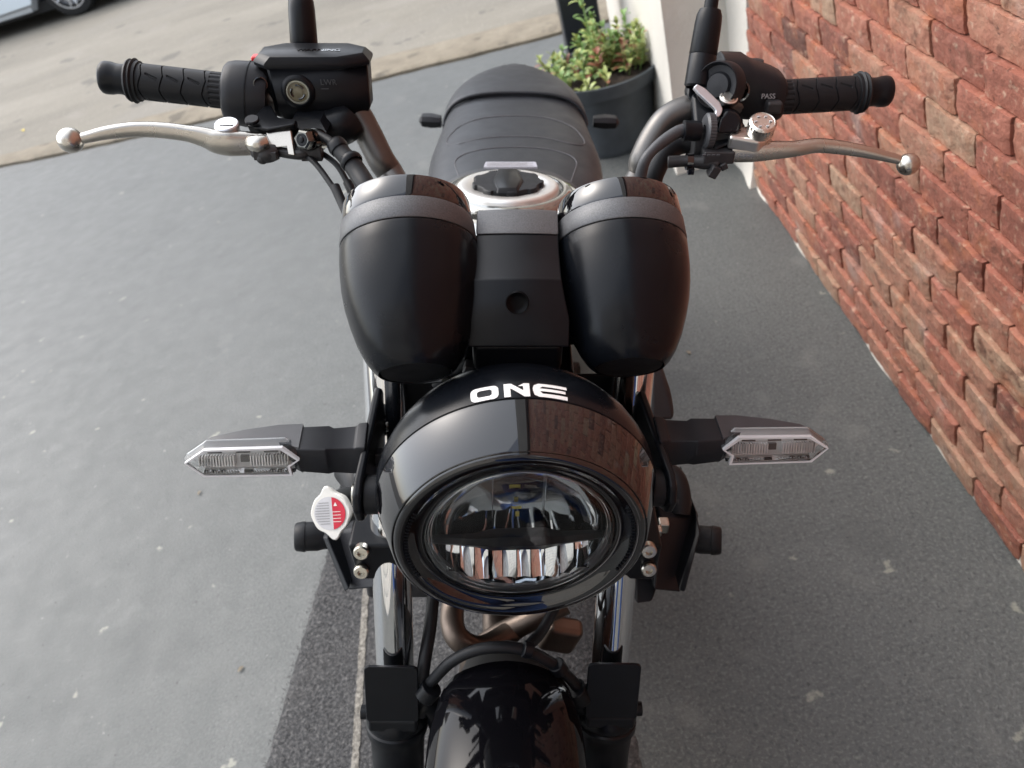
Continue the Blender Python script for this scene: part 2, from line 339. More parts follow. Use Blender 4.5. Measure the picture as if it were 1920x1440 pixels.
# ---- brick wall, rough bricks laid in courses
XW = .945
bw = empty('brick_wall', loc=(XW, 1.8, 0)); 
tag(bw, 'rough red-brown brick wall rising along the right side of the driveway', 'brick wall')
V, Fc, tone = [], [], []
CH = .0605; Y1, Y0 = 1.82, -2.3; rs = random.Random(3)
row = 0; z = .002
while z < 2.45:
    off = (.0 if row % 2 else .078)+rs.uniform(-.02, .02)
    ys = [Y1]; y = Y1-rs.uniform(.05, .15) if row % 2 else Y1-rs.uniform(.12, .16)
    # anchored joints on the near part of the wall
    base = .740 if row % 2 else .665
    k0 = int((Y1-base)/.156)+1; ys = []
    for k in range(k0, -22, -1):
        yy = base+k*.156+rs.uniform(-.010, .010)
        if yy < Y1-.02 and yy > Y0: ys.append(yy)
    ys = [Y1+rs.uniform(-.012, .006)]+ys+[Y0]
    for a, b in zip(ys[:-1], ys[1:]):
        L = a-b
        if L < .025: continue
        near_b = z < 1.0 and a > 0
        nu, nv = (max(4, int(L/.010)), 7) if near_b else (max(3, int(L/.03)), 3)
        g = .0026; t0 = rs.triangular(.0, 1.0, .5)*.95+.0; dep = rs.uniform(.0145, .0185); tl = rs.uniform(-.003, .003); sd_ = rs.uniform(0, 99)
        if z < .32 and rs.random() < .7: t0 = min(.8, t0+.12*(1-z/.32)+.03)
        ht = CH-.0028; jag = rs.uniform(.6, 1.4)
        k = len(V); W_ = nv+1
        for i in range(nu+1):
            u = i/nu
            for j in range(nv+1):
                v = j/nv
                yy = a-g-(L-2*g)*u; zz = z+ht*v+.0012*jag*noise.noise(V3(yy*22+sd_, v*1.5, sd_))*(1 if j in (0, nv) else .4)
                yy += .003*noise.noise(V3(zz*60, sd_, u*3))
                q = V3(yy*28, zz*28, sd_)
                d = dep+tl*(u-.5)+.0085*(v-.5)+.0021*noise.noise(q)*jag+.0016*noise.noise(q*3.1)+.0008*noise.noise(q*7)
                e = min(u*L, (1-u)*L)/.007; ev = min(v*ht/.009, (1-v)*ht/.009)
                d -= .0034*(1-min(1, e))**2+.0014*(1-min(1, ev))**2
                V.append(V3(-d, yy-1.8, zz)); tone.append(t0)
        for i in range(nu):
            for j in range(nv):
                Fc.append((k+i*W_+j, k+(i+1)*W_+j, k+(i+1)*W_+j+1, k+i*W_+j+1))
        # sides back to the mortar bed
        ring = [k+i*W_ for i in range(nu+1)]+[k+nu*W_+j for j in range(1, nv+1)]+[k+i*W_+nv for i in range(nu-1, -1, -1)]+[k+j for j in range(nv-1, 0, -1)]
        m0 = len(V)
        for r_ in ring: p = V[r_]; V.append(V3(.004, p.y, p.z)); tone.append(t0)
        nr = len(ring)
        for i in range(nr): i2 = (i+1) % nr; Fc.append((ring[i], ring[i2], m0+i2, m0+i))
    z += CH; row += 1
me = bpy.data.meshes.new('bricks'); me.from_pydata([tuple(v) for v in V], [], Fc)
at = me.attributes.new('tone', 'FLOAT', 'POINT'); at.data.foreach_set('value', tone)
me.polygons.foreach_set('use_smooth', [True]*len(me.polygons)); me.set_sharp_from_angle(angle=radians(50)); me.materials.append(brickm)
bo = bpy.data.objects.new('bricks', me); C.objects.link(bo); bo.parent = bw
bm_ = bmesh.new(); bm_.from_mesh(me); bmesh.ops.recalc_face_normals(bm_, faces=bm_.faces); bm_.to_mesh(me); bm_.free()
build('mortar_bed', box((.12, -.245, 1.225), (.24, 4.11, 2.45)), mortm, bw)
# plaster footing that shows under the chipped lowest course
ft = []
fy = [Y0+.01*i for i in range(412)]
A = [V3(-.008+.026*noise.noise(V3(y*6, 2, 2)), y-1.8, -.002) for y in fy]; B = [V3(-.006, y-1.8, .022+.012*noise.noise(V3(y*9, 5, 1))) for y in fy]
build('plaster_footing', (A+B, [(i, i+1, 412+i+1, 412+i) for i in range(411)]), wallw, bw)

# upper part of the house above the bricks and the eave
uw = empty('house_front', loc=(1.2, 0, 2.45)); tag(uw, 'plain grey plastered upper storey above the brick wall', 'house')
build('wall', box((.15, -.2, .55), (.8, 4.4, 1.1)), greyw, uw, bevel=.01)
build('ledge', box((-.16, -.2, .04), (.34, 4.4, .08)), greyw, uw, bevel=.006)
# white plaster pier at the corner
px0 = G(1284, 304)
pier = empty('white_wall', loc=(.9, 1.83, 0)); tag(pier, 'cream plastered wall between the potted plant and the far end of the bricks', 'wall')
def rough_box(x0, x1, y0, y1, z1):
    V, Fc = [], []
    pts = []
    N = 24
    for i in range(N): pts.append((x0, y1+(y0-y1)*i/N))
    for i in range(N): pts.append((x0+(x1-x0)*i/N, y0))
    for i in range(N): pts.append((x1, y0+(y1-y0)*i/N))
    for i in range(N): pts.append((x1+(x0-x1)*i/N, y1))
    zs = [0]+[.02*i for i in range(1, 10)]+[.25+.1*i for i in range(int((z1-.25)/.1)+1)]
    secs = []
    for z in zs:
        s = []
        for x, y in pts:
            fl = .018*max(0, 1-z/.09)
            cx, cy = (x0+x1)/2, (y0+y1)/2
            nx = -1 if x == x0 else (1 if x == x1 else 0); ny = -1 if y == y0 else (1 if y == y1 else 0)
            w_ = fl*(1+noise.noise(V3(x*9, y*9, z*6)))+.004*noise.noise(V3(x*12, y*12, z*12))
            s.append(V3(x+nx*w_, y+ny*w_, z))
        secs.append(s)
    return loft(secs)
v, f = rough_box(.745, .975, 2.03, 3.35, 3.0)
build('plaster_block', ([p-V3(.9, 1.83, 0) for p in v], f), wallw, pier)
v, f = rough_box(.934, .975, 1.825, 2.05, 3.0)
build('plaster_edge', ([p-V3(.9, 1.83, 0) for p in v], f), wallw, pier)

# black post behind the pot
pb = G(1112, 175)
post = empty('black_post', loc=(pb.x, pb.y, 0)); tag(post, 'square black post standing behind the potted plant', 'post')
build('shaft', box((0, 0, 1.6), (.15, .15, 3.2)), postm, post, bevel=.008)
build('base_plate', box((0, 0, .006), (.22, .22, .012)), postm, post, bevel=.003)

# building behind the photographer: wall with a roller door (it is what the lamps and chrome mirror)
bb = empty('garage_building', loc=(-1.6, -3.2, 0)); tag(bb, 'cream garage front out of view behind the photographer with a pale roller door', 'building')
build('wall', join(box((2.05, 0, 2.2), (1.1, .3, 4.4)), box((-2.2, 0, 2.2), (2.2, .3, 4.4)), box((.2, 0, 3.55), (2.6, .3, 1.7))), wallw, bb, bevel=.01)
sl_ = [box((.2, .02, .06+.11*i), (2.6, .03, .1)) for i in range(24)]
build('roller_door', join(*sl_), wallw, bb, bevel=.01, seg=2)  # unseen door, kept pale so the levers and reflectors mirror something bright
# houses across the street
hs = empty('town_house', loc=(-4, 19, 0)); tag(hs, 'long pale house across the street with rows of dark windows', 'house')
build('wall', box((0, 0, 2.6), (26, 4, 5.2)), wallw, hs, bevel=.02)
build('roof', loft([[V3(-13.4,-2.4,5.2),V3(13.4,-2.4,5.2),V3(13.4,2.4,5.2),V3(-13.4,2.4,5.2)],[V3(-13.4,-.1,6.8),V3(13.4,-.1,6.8),V3(13.4,.1,6.8),V3(-13.4,.1,6.8)]]), engm, hs, flat=True)
for r_ in range(2):
    for i in range(8):
        x = -11+i*3.1
        fr = build('window', join(box((x-.62,-2.03,1.5+2.2*r_), (.08,.1,1.4)), box((x+.62,-2.03,1.5+2.2*r_), (.08,.1,1.4)), box((x,-2.03,2.18+2.2*r_), (1.16,.1,.06)), box((x,-2.03,.82+2.2*r_), (1.16,.1,.06))), greyw, hs)
        build('pane', box((x, -2.01, 1.5+2.2*r_), (1.16, .05, 1.3)), darkglass, fr)

# ---- mat under the front wheel
mp0 = V3(-.40, .95, 0)
mt = empty('floor_mat', loc=(-.05, .3, 0)); tag(mt, 'worn dark grey fibre mat with a pale stripe lying under the front wheel', 'floor mat')
yl = [1.02-.012*i for i in range(170)]
lft = [V3(-.385+(y-.70)*.143+.004*noise.noise(V3(y*60, 0, 0))+.003*noise.noise(V3(y*140, 4, 0)), y, 0) for y in yl]
rgt = [V3(.23+.004*noise.noise(V3(y*60, 9, 0)), y, 0) for y in yl]
V, Fc = [], []; NU = 40
for i, (a, b) in enumerate(zip(lft, rgt)):
    for k in range(NU+1):
        p = a.lerp(b, k/NU); edge = k in (0, NU) or i in (0, len(yl)-1)
        V.append(V3(p.x+.05, p.y-.3, (-.001 if edge else .007+.0015*noise.noise(p*30))))
for i in range(len(yl)-1):
    for k in range(NU): Fc.append((i*(NU+1)+k, i*(NU+1)+k+1, (i+1)*(NU+1)+k+1, (i+1)*(NU+1)+k))
build('pile', (V, Fc), matm, mt)
# short fibres standing on the mat
V, Fc = [], []; rr_ = random.Random(5)
for i in range(26000):
    y = rr_.uniform(-.1, .98); xl = -.385+(y-.70)*.143; x = rr_.uniform(xl-.003, .20)
    a = rr_.uniform(0, 2*pi); L = rr_.uniform(.003, .008); hh = rr_.uniform(.002, .006); ww = .0006
    p = V3(x+.05, y-.3, .007); q = p+V3(cos(a)*L, sin(a)*L, hh); s_ = V3(-sin(a), cos(a), 0)*ww; k = len(V)
    V += [p-s_, p+s_, q]; Fc.append((k, k+1, k+2))
tag(build('loose_fibres', (V, Fc), matm, mt, flat=True), kind='stuff')
A = [V3(-.272+(y-.4)*-.02+.05-.006+.003*noise.noise(V3(y*50, 1, 0)), y-.3, .0092) for y in yl]; B = [V3(-.272+(y-.4)*-.02+.05+.008+.003*noise.noise(V3(y*50, 7, 0)), y-.3, .0092) for y in yl]
build('pale_stripe', (A+B, [(i, i+1, 170+i+1, 170+i) for i in range(169)]), stripem, mt)

# ---- pot with plants
pc = G(1150, 262)
pp = empty('potted_plant', loc=(pc.x, pc.y, 0)); tag(pp, 'round dark plastic tub with low green and reddish succulents beside the white wall', 'potted plant')
PR, PH = .186, .285
build('pot', lathe((0,0,0), (0,0,1), [(0,0),(0,PR*.80),(.012,PR*.83),(.03,PR*.82),(PH*.80,PR*.98),(PH*.82,PR*1.0),(PH*.83,PR*1.1),(PH*.97,PR*1.16),(PH,PR*1.17),(PH,PR*1.11),(PH*.95,PR*1.08),(PH*.86,PR*.97),(PH*.84,0)], 96), potm, pp)
V, Fc = [], []
for i in range(20):
    for k in range(36): a = 2*pi*k/36; r = PR*1.05*i/19; V.append(V3(cos(a)*r, sin(a)*r, PH*.9+.012*noise.noise(V3(cos(a)*r*40, sin(a)*r*40, 1))))
for i in range(19):
    for k in range(36): Fc.append((i*36+k, i*36+(k+1) % 36, (i+1)*36+(k+1) % 36, (i+1)*36+k))
build('soil', (V, Fc), soilm, pp)
def leaf(V, Fc, fm, p, d, L, w_, mi, up=V3(0,0,1)):
    d = d.normalized(); s = d.cross(up)
    if s.length < .1: s = d.cross(V3(1,0,0))
    s.normalize(); nrm = s.cross(d); k = len(V)
    for t, ww, b in ((0,.08,0),(.3,.75,.06),(.62,1,.06),(.86,.6,.0),(1,.02,-.10)):
        c = p+d*L*t+nrm*L*b
        V.extend([c-s*w_*ww+nrm*w_*.25*ww, c, c+s*w_*ww+nrm*w_*.25*ww])
    for j in range(4):
        for i in range(2): Fc.append((k+j*3+i, k+j*3+i+1, k+(j+1)*3+i+1, k+(j+1)*3+i)); fm.append(mi)
rp = random.Random(11)
V, Fc, fm = [], [], []; SV, SF = [], []
for i in range(66):
    a = rp.uniform(0, 2*pi); r = PR*.92*sqrt(rp.random())
    b0 = V3(cos(a)*r, sin(a)*r, PH*.88); hgt = rp.uniform(.03, .11)*(1.5 if rp.random() < .22 else 1)*(1.25 if b0.x > 0 else .8)
    lean = V3(cos(a), sin(a), 0)*rp.uniform(0, .05)*(r/PR)+V3(rp.uniform(-.02,.02), rp.uniform(-.02,.02), 0)
    top = b0+V3(0,0,hgt)+lean; kind = rp.choice([0,0,0,1,1,1,3,3,0,2]) ; nwh = max(2, int(hgt/.018))
    tv = tube([b0, b0.lerp(top, .5)+lean*.2, top], .0016, n=5, sub=2); SV, SF = join((SV, SF), tv)
    for k in range(nwh):
        t = (k+1)/nwh; c = b0.lerp(top, t); sz = rp.uniform(.030, .048)*(1.1-.3*t)
        for q in range(rp.randint(4, 6)):
            aa = rp.uniform(0, 2*pi); el = rp.uniform(.05, .9)+.4*(t > .95)
            mi = kind if rp.random() < .75 else rp.choice([0,1,2,3])
            leaf(V, Fc, fm, c, V3(cos(aa)*cos(el), sin(aa)*cos(el), sin(el)), sz, sz*.22, mi)
tag(build('foliage', (V, Fc), None, pp, mats=leafms, fm=fm), kind='stuff')
tag(build('stems', (SV, SF), leafms[1], pp), kind='stuff')
# taller stalk and the long trailing shoot on the left
V, Fc, fm = [], [], []; s0 = V3(-.01, .03, PH*.88)
stk = [s0, s0+V3(-.005,0,.12), s0+V3(-.012,.01,.25), s0+V3(-.03,.01,.40)]
tv = tube(stk, [.004,.0035,.003,.002], n=8); SV, SF = tv
for k in range(14):
    c = s0.lerp(stk[-1], .2+.8*k/13)
    for q in range(2):
        aa = k*1.3+q*pi+rp.uniform(-.4,.4); leaf(V, Fc, fm, c, V3(cos(aa), sin(aa)*.8, rp.uniform(-.1,.6)), .045, .009, 1 if rp.random() < .7 else 0)
fo = build('tall_stalk', (SV, SF), leafms[1], pp); build('stalk_leaves', (V, Fc), None, fo, mats=leafms, fm=fm)
V, Fc, fm = [], [], []; s1 = V3(-PR*.8, -.02, PH*.95); tr = [s1, s1+V3(-.04,-.01,.03), s1+V3(-.08,-.02,.05), s1+V3(-.11,-.02,.06)]
tv = tube(tr, [.002,.002,.0018,.0012], n=6)
for k in range(10):
    c = tr[0].lerp(tr[-1], .3+.7*k/9)+V3(0,0,.012)
    aa = rp.uniform(0, 6.3); leaf(V, Fc, fm, c, V3(cos(aa)-.3, sin(aa)*.6, rp.uniform(.1,.8)), .028, .006, rp.choice([0,2,3]))
fo = build('trailing_shoot', tv, leafms[2], pp); build('shoot_leaves', (V, Fc), None, fo, mats=leafms, fm=fm)
# weed at the foot of the white wall
wp = G(1412, 322)
V, Fc, fm = [], [], []
for k in range(16):
    aa = rp.uniform(0, 6.3); leaf(V, Fc, fm, V3(0,0,.004), V3(cos(aa), sin(aa), rp.uniform(.2,1)), rp.uniform(.018,.032), .008, 0)
o = build('weed', (V, Fc), None, mats=[mat('weed_leaf', (.25,.42,.04), .5, noise_s=30, noise_a=.2)], fm=fm); o.location = wp
tag(o, 'small bright green weed sprouting at the foot of the white wall', 'plant')
# fallen leaves
for (x, y, lb) in ((43, 244, 'small yellow leaf lying on the road left of the brake lever ball'), (372, 930, 'tiny pale dry fleck on the driveway left of the radiator cap'), (1287, 660, 'pale dry leaf scrap on the driveway right of the instruments'), (447, 1262, 'pale dry fleck on the driveway left of the mat')):
    p = G(x, y); V, Fc, fm = [], [], []; sz = .05 if y < 300 else .016
    leaf(V, Fc, fm, V3(0,0,.003), V3(cos(x), sin(x), .05), sz, sz*.26, 0)
    o = build('fallen_leaf', (V, Fc), None, mats=[leafy if y < 300 else kerbm], fm=fm); o.location = p; tag(o, lb, 'leaf', 'fallen leaves on the ground')

# ---- parked car (only its lower flank is in view)
cw = G(150, 30); 
car = empty('parked_car', loc=(cw.x, cw.y, 0)); car.rotation_euler = (0, 0, radians(0)); tag(car, 'silver grey car parked on the far side of the road', 'car')
# body profile along x (front to the right), wheel at x = 0
def carsec(x, zb, zt, hw, roof=None):
    s = [(-hw*.96, zb), (-hw, zb+.10), (-hw*1.0, zb+.3), (-hw*.97, zt)]
    return s
body_pts = []
xs = [-4.1,-3.9,-3.3,-2.6,-1.5,-.9,-.42,-.3,0,.3,.42,.6,.78,.85]
top = [.62,.78,.86,.90,.90,.88,.82,.80,.74,.68,.65,.6,.5,.42]
bot = [.32,.2,.16,.15,.15,.15,.16,.34,.42,.34,.18,.18,.22,.3]
W2 = 1.7
for sgn in (0,):
    secs = []
    for x, zt, zb in zip(xs, top, bot):
        inx = .05 if x in (xs[0], xs[-1]) else 0
        secs.append([V3(x, .06+inx*3, zb), V3(x, .0+inx*3, zb+.07), V3(x, .03+inx*3, (zb+zt)/2), V3(x, .0+inx*3, (zb+zt)/2+.06), V3(x, .07+inx*3, zt), V3(x, W2-.07-inx*3, zt), V3(x, W2-inx*3, zt-.2), V3(x, W2-inx*3, zb+.07), V3(x, W2-.06-inx*3, zb)])
    build('body', loft(secs), carpaint, car, bevel=.012)
secs = []
for x, zt, k in ((-3.7,.86,.05),(-3.0,1.22,.2),(-1.7,1.26,.22),(-.75,.87,.08)):
    secs.append([V3(x, k, .84), V3(x, k+.04, zt), V3(x, W2-k-.04, zt), V3(x, W2-k, .84)])
build('cabin', loft(secs), darkglass, car, bevel=.02)
build('sill', box((-1.5, .045, .19), (2.1, .05, .07)), carpaint, car, bevel=.015)
build('underbody', box((-1.6, W2/2, .17), (4.6, W2-.2, .1)), tyrem, car)
def wheel(cx, cy):
    t = build('wheel', lathe((cx, cy, .27), (0,1,0), [(0,.15),(0,.19),(.01,.25),(.03,.265),(.15,.27),(.18,.25),(.19,.2),(.19,0)], 48), tyrem, car)
    sp = [lathe((cx, cy-.002, .27), (0,1,0), [(.05,.0),(.05,.178),(.0,.19),(.0,.178),(.045,.168)], 48), ball((cx, cy+.012, .27), .03)]
    for k in range(10):
        a = 2*pi*k/10+(.09 if k % 2 else -.09); d = V3(cos(a), 0, sin(a)); c = V3(cx, cy+.012, .27)
        sp.append(tube([c+d*.02, c+d*.10+V3(0,-.004,0), c+d*.178], [.016,.012,.014], n=8, sub=2))
    build('rim', join(*sp), bright, t)
wheel(0, .01); wheel(-2.75, .01); wheel(0, W2-.2); wheel(-2.75, W2-.2)

# ================================================================== MOTORCYCLE (bike frame)
bike = empty('motorcycle', mtx=M @ Matrix.Translation((0, .3, 0)))
tag(bike, 'black naked motorcycle with twin round instrument pods leaning on its side stand', 'motorcycle')
BI = Matrix.Translation((0, -.3, 0))
def bp(name, vf, m, parent=None, **k):
    if 'xf' in k: k['xf'] = BI @ k['xf']
    else: k['xf'] = BI
    return build(name, vf, m, parent or bike, **k)
# steering rotation about the raked head
A0 = Vector((-.004, .60, .90)); SA = Vector((0, .40, .916)).normalized()
S = Matrix.Translation(A0) @ Matrix.Rotation(radians(3.6), 4, SA) @ Matrix.Translation((0, -.60, -.90))

# ---- headlight
HZ = .839
FB = Matrix.Translation((0, .003, 0)) @ Matrix.Translation((0,0,HZ)) @ Matrix.Diagonal((1.012,1,1.012,1)) @ Matrix.Translation((0,0,-HZ))
def HL(prof, n=128): return lathe((0, 0, HZ), (0, 1, 0), prof, n)
shell = bp('headlight', HL([(.4292,.1150),(.430,.1172),(.436,.1182),(.446,.1184),(.457,.1168),(.470,.1128),(.484,.1060),(.498,.0965),(.512,.084),(.525,.066),(.534,.045),(.538,.02),(.539,0)]), podm, xf=S)
bp('trim_ring', HL([(.3895,.1000),(.3885,.1018),(.3893,.1028),(.4265,.1158),(.4285,.1166),(.4300,.1160),(.4300,.112)]), gloss, shell, xf=S)
bp('bezel', HL([(.3880,.1000),(.3852,.0992),(.3836,.0972),(.3833,.0938),(.3842,.0902),(.3862,.0866),(.3895,.0832),(.3903,.0800),(.3902,.0770),(.3960,.0760)]), gloss, shell, xf=S @ FB)
for sgn in (-1, 1):
    tee = []
    for k in range(22):
        a = (pi if sgn < 0 else 0)+radians(-26+k*2.4)*(1 if sgn < 0 else -1)
        d = V3(cos(a), 0, sin(a)); tee.append(box(V3(0, .3838, HZ)+d*.0893, (.0030, .0016, .0011), Matrix.Rotation(-a, 3, 'Y')))
    bp('bezel_teeth', join(*tee), satin, shell, xf=S @ FB)
lens = bp('lens', HL([(.3935,.0764),(.3895,.0764),(.3870,.0752),(.3845,.0715),(.3822,.064),(.3802,.052),(.3788,.036),(.3780,.018),(.3778,0)]), clearm, shell, xf=S @ FB)
bp('lens_rim', join(HL([(.3938,.0762),(.3908,.0754),(.3905,.0744),(.3938,.0740)]), HL([(.3955,.0735),(.3925,.0730),(.3922,.0722),(.3955,.0716)]), HL([(.397,.0711),(.3942,.0707),(.394,.070),(.397,.0695)])), mat('clear_rim', (.75,.76,.76), .15, metal=.7), lens, xf=S @ FB)
# reflector bowl: smoked upper half, bar, faceted chrome lower half
def bowl(a0, a1, prof): return lathe((0, 0, HZ), (0, 1, 0), prof, 64, a0=a0, a1=a1)
bp('upper_reflector', bowl(0, 2*pi, [(.396,.0745),(.408,.0725),(.420,.065),(.430,.052),(.437,.034),(.4395,.016),(.440,0)]), darkrefl, shell, xf=S @ FB)
fac = []; fmz = []
nf = 10
for k in range(nf):
    x0 = -.060+.120*k/nf; x1 = -.060+.120*(k+1)/nf; xm = (x0+x1)/2
    dz = sqrt(max(0, .0705**2-xm**2)); zt = -.034+.011*(xm/.06)**2; zb = -min(.0625, dz*.97)
    tw = -xm*.016+((k*37) % 7-3)*.0006; cur = .020
    V = []; NZ = 5
    for i in range(NZ+1):
        t = i/NZ; z_ = HZ+zt+(zb-zt)*t; yb = .398+cur*(1-t)-2.2*xm*xm+.006*t*(1-t)
        V += [V3(x0+.0004, yb-tw, z_), V3((x0+x1)/2, yb+.0012, z_), V3(x1-.0004, yb+tw, z_)]
    f_ = []
    for i in range(NZ):
        for q in range(2): f_.append((i*3+q, i*3+q+1, (i+1)*3+q+1, (i+1)*3+q))
    fac.append((V, f_))
bp('lower_reflector', join(*fac), refl, shell, xf=S @ FB)
# horizontal divider bar (visor shaped)
bar = [[V3(-.0685, .404, HZ+.006), V3(-.034, .399, HZ+.006), V3(-.018, .3935, HZ+.010), V3(.018, .3935, HZ+.010), V3(.034, .399, HZ+.006), V3(.0685, .404, HZ+.006)]]
def barsec(x, yf, zt, zb): return [V3(x, yf+.004, zt), V3(x, yf, (zt+zb)/2+.001), V3(x, yf+.003, zb), V3(x, .408, zb-.001), V3(x, .408, zt)]
bs = [barsec(x, yf, HZ+zt, HZ+zb) for x, yf, zt, zb in ((-.070,.402,-.0145,-.0225),(-.036,.398,-.0145,-.0240),(-.021,.3945,-.0090,-.0250),(.021,.3945,-.0090,-.0250),(.036,.398,-.0145,-.0240),(.070,.402,-.0145,-.0225))]
bp('divider_bar', loft(bs), plast, shell, bevel=.0006, seg=2, xf=S @ FB)
bp('led_chip', join(box((0.001,.4305,HZ-.018), (.003,.003,.003)), box((0,.4290,HZ-.008), (.008,.002,.0010))), yellow, shell, xf=S @ FB)
prj = [box((-.021,.420,HZ+.025), (.0006,.014,.055)), box((.021,.420,HZ+.025), (.0006,.014,.055)), box((0,.420,HZ+.050), (.042,.010,.0008)), box((0,.4165,HZ+.057), (.042,.004,.0008))]
bp('projector_frame', join(*prj), mat('clear_guide', (.3,.33,.36), .1, metal=.6), shell, xf=S @ FB)
# lettering on top of the shell
def rect_ring(x0, y0, x1, y1, r, t, tv):
    def rr(x0, y0, x1, y1, r, n=6):
        P = []
        for cx, cy, a in ((x1-r,y1-r,0),(x0+r,y1-r,90),(x0+r,y0+r,180),(x1-r,y0+r,270)):
            for k in range(n+1): an = radians(a+90*k/n); P.append((cx+r*cos(an), cy+r*sin(an)))
        return P
    o_, i_ = rr(x0,y0,x1,y1,r), rr(x0+t,y0+tv,x1-t,y1-tv,r*.55); n = len(o_)
    return [[o_[k], o_[(k+1) % n], i_[(k+1) % n], i_[k]] for k in range(n)]
polys = rect_ring(0, 0, 1.55, 1, .3, .36, .25)
polys += [[(1.85,0),(2.2,0),(2.2,1),(1.85,1)], [(2.2,1),(2.2,.62),(2.93,.0),(3.25,0),(3.25,.12)], [(1.85,1),(2.25,1),(3.25,.1),(3.25,0),(2.95,0),(2.2,.62)],
          [(2.9,.32),(3.25,0.05),(3.25,1),(2.95,1),(2.62,.78),(2.9,.78)]]
polys += [[(3.75,.78),(3.75,1),(5.35,1),(5.35,.76)], [(3.42,.40),(3.42,.62),(5.25,.62),(5.25,.40)], [(3.75,.0),(3.6,.24),(5.35,.24),(5.35,-.02)],
          [(3.42,.4),(3.42,.62),(3.50,.86),(3.75,1),(3.95,.78),(3.80,.62)], [(3.42,.4),(3.80,.4),(3.95,.24),(3.75,0),(3.5,.12)]]
import bisect
prof = [(.4292,.1150),(.430,.1172),(.436,.1182),(.446,.1184),(.457,.1168),(.470,.1128),(.484,.1060),(.498,.0965)]
def shellR(y):
    for (a, ra), (b, rb) in zip(prof[:-1], prof[1:]):
        if a <= y <= b: return ra+(rb-ra)*(y-a)/(b-a)
    return prof[-1][1]
TW, TY0, TY1 = .0735, .4303, .4440
def onshell(u, v, lift):
    a = pi/2-((u/5.35-.5)*TW-.0015)/.118; y = TY0+(TY1-TY0)*v; r = shellR(y)+lift
    return V3(cos(a)*r, y, HZ+sin(a)*r)
V, Fc = [], []
for pz, P in enumerate(polys):
    bm = bmesh.new(); vs = [bm.verts.new((x, y, 0)) for x, y in P]; bm.faces.new(vs)
    for k in range(1, 56): bmesh.ops.bisect_plane(bm, geom=bm.verts[:]+bm.edges[:]+bm.faces[:], plane_co=(k*.1,0,0), plane_no=(1,0,0))
    for k in range(1, 4): bmesh.ops.bisect_plane(bm, geom=bm.verts[:]+bm.edges[:]+bm.faces[:], plane_co=(0,k*.25,0), plane_no=(0,1,0))
    bm.verts.index_update(); k0 = len(V)
    for v_ in bm.verts: V.append(onshell(v_.co.x, v_.co.y, .00035+.00001*pz))
    for f_ in bm.faces: Fc.append(tuple(k0+q.index for q in f_.verts))
    bm.free()
bp('lettering', (V, Fc), white, shell, flat=True, xf=S)

# ---- headlight stays (stamped brackets with rolled edge)
for sg in (-1, 1):
    X_ = lambda y: (.1245+(.578-y)*.085)*sg
    o2 = [(.446,.797),(.432,.806),(.428,.822),(.433,.836),(.445,.843),(.49,.847),(.545,.852),(.566,.853),(.576,.845),(.592,.74),(.56,.74),(.49,.775)]
    o2 = [(y, z+.012*min(1,(z-.70)/.1)) for y, z in o2]; a_ = [V3(X_(y), y, z) for y, z in o2]; b_ = [V3(X_(y)-.008*sg, y, z) for y, z in o2]
    st = bp('headlight_bracket', loft([a_, b_]), satin, bevel=.0032, xf=S)
    bp('flange', prism([V3(.121*sg,.566,.864), V3(.121*sg,.590,.73), V3(.055*sg,.590,.73), V3(.055*sg,.566,.864)], (0,.004,0)), satin, st, bevel=.0015, xf=S)
    xb = X_(.45)
    bp('bolt', cyl((xb,.450,.832),(xb+.004*sg,.450,.832),.010,12), steel, st, bevel=.001, xf=S)
    bp('spacer', cyl((xb-.006*sg,.450,.832),(xb-.020*sg,.450,.832),.017,32), rubber, st, bevel=.002, xf=S)
    xc = X_(.50)
    bp('indicator_nut', cyl((xc-.006*sg,.500,.826),(xc-.014*sg,.500,.826),.009,6), engm, st, bevel=.001, xf=S)
    bp('indicator_thread', cyl((xc-.014*sg,.500,.826),(xc-.024*sg,.500,.826),.005,12), steel, st, bevel=.001, xf=S)

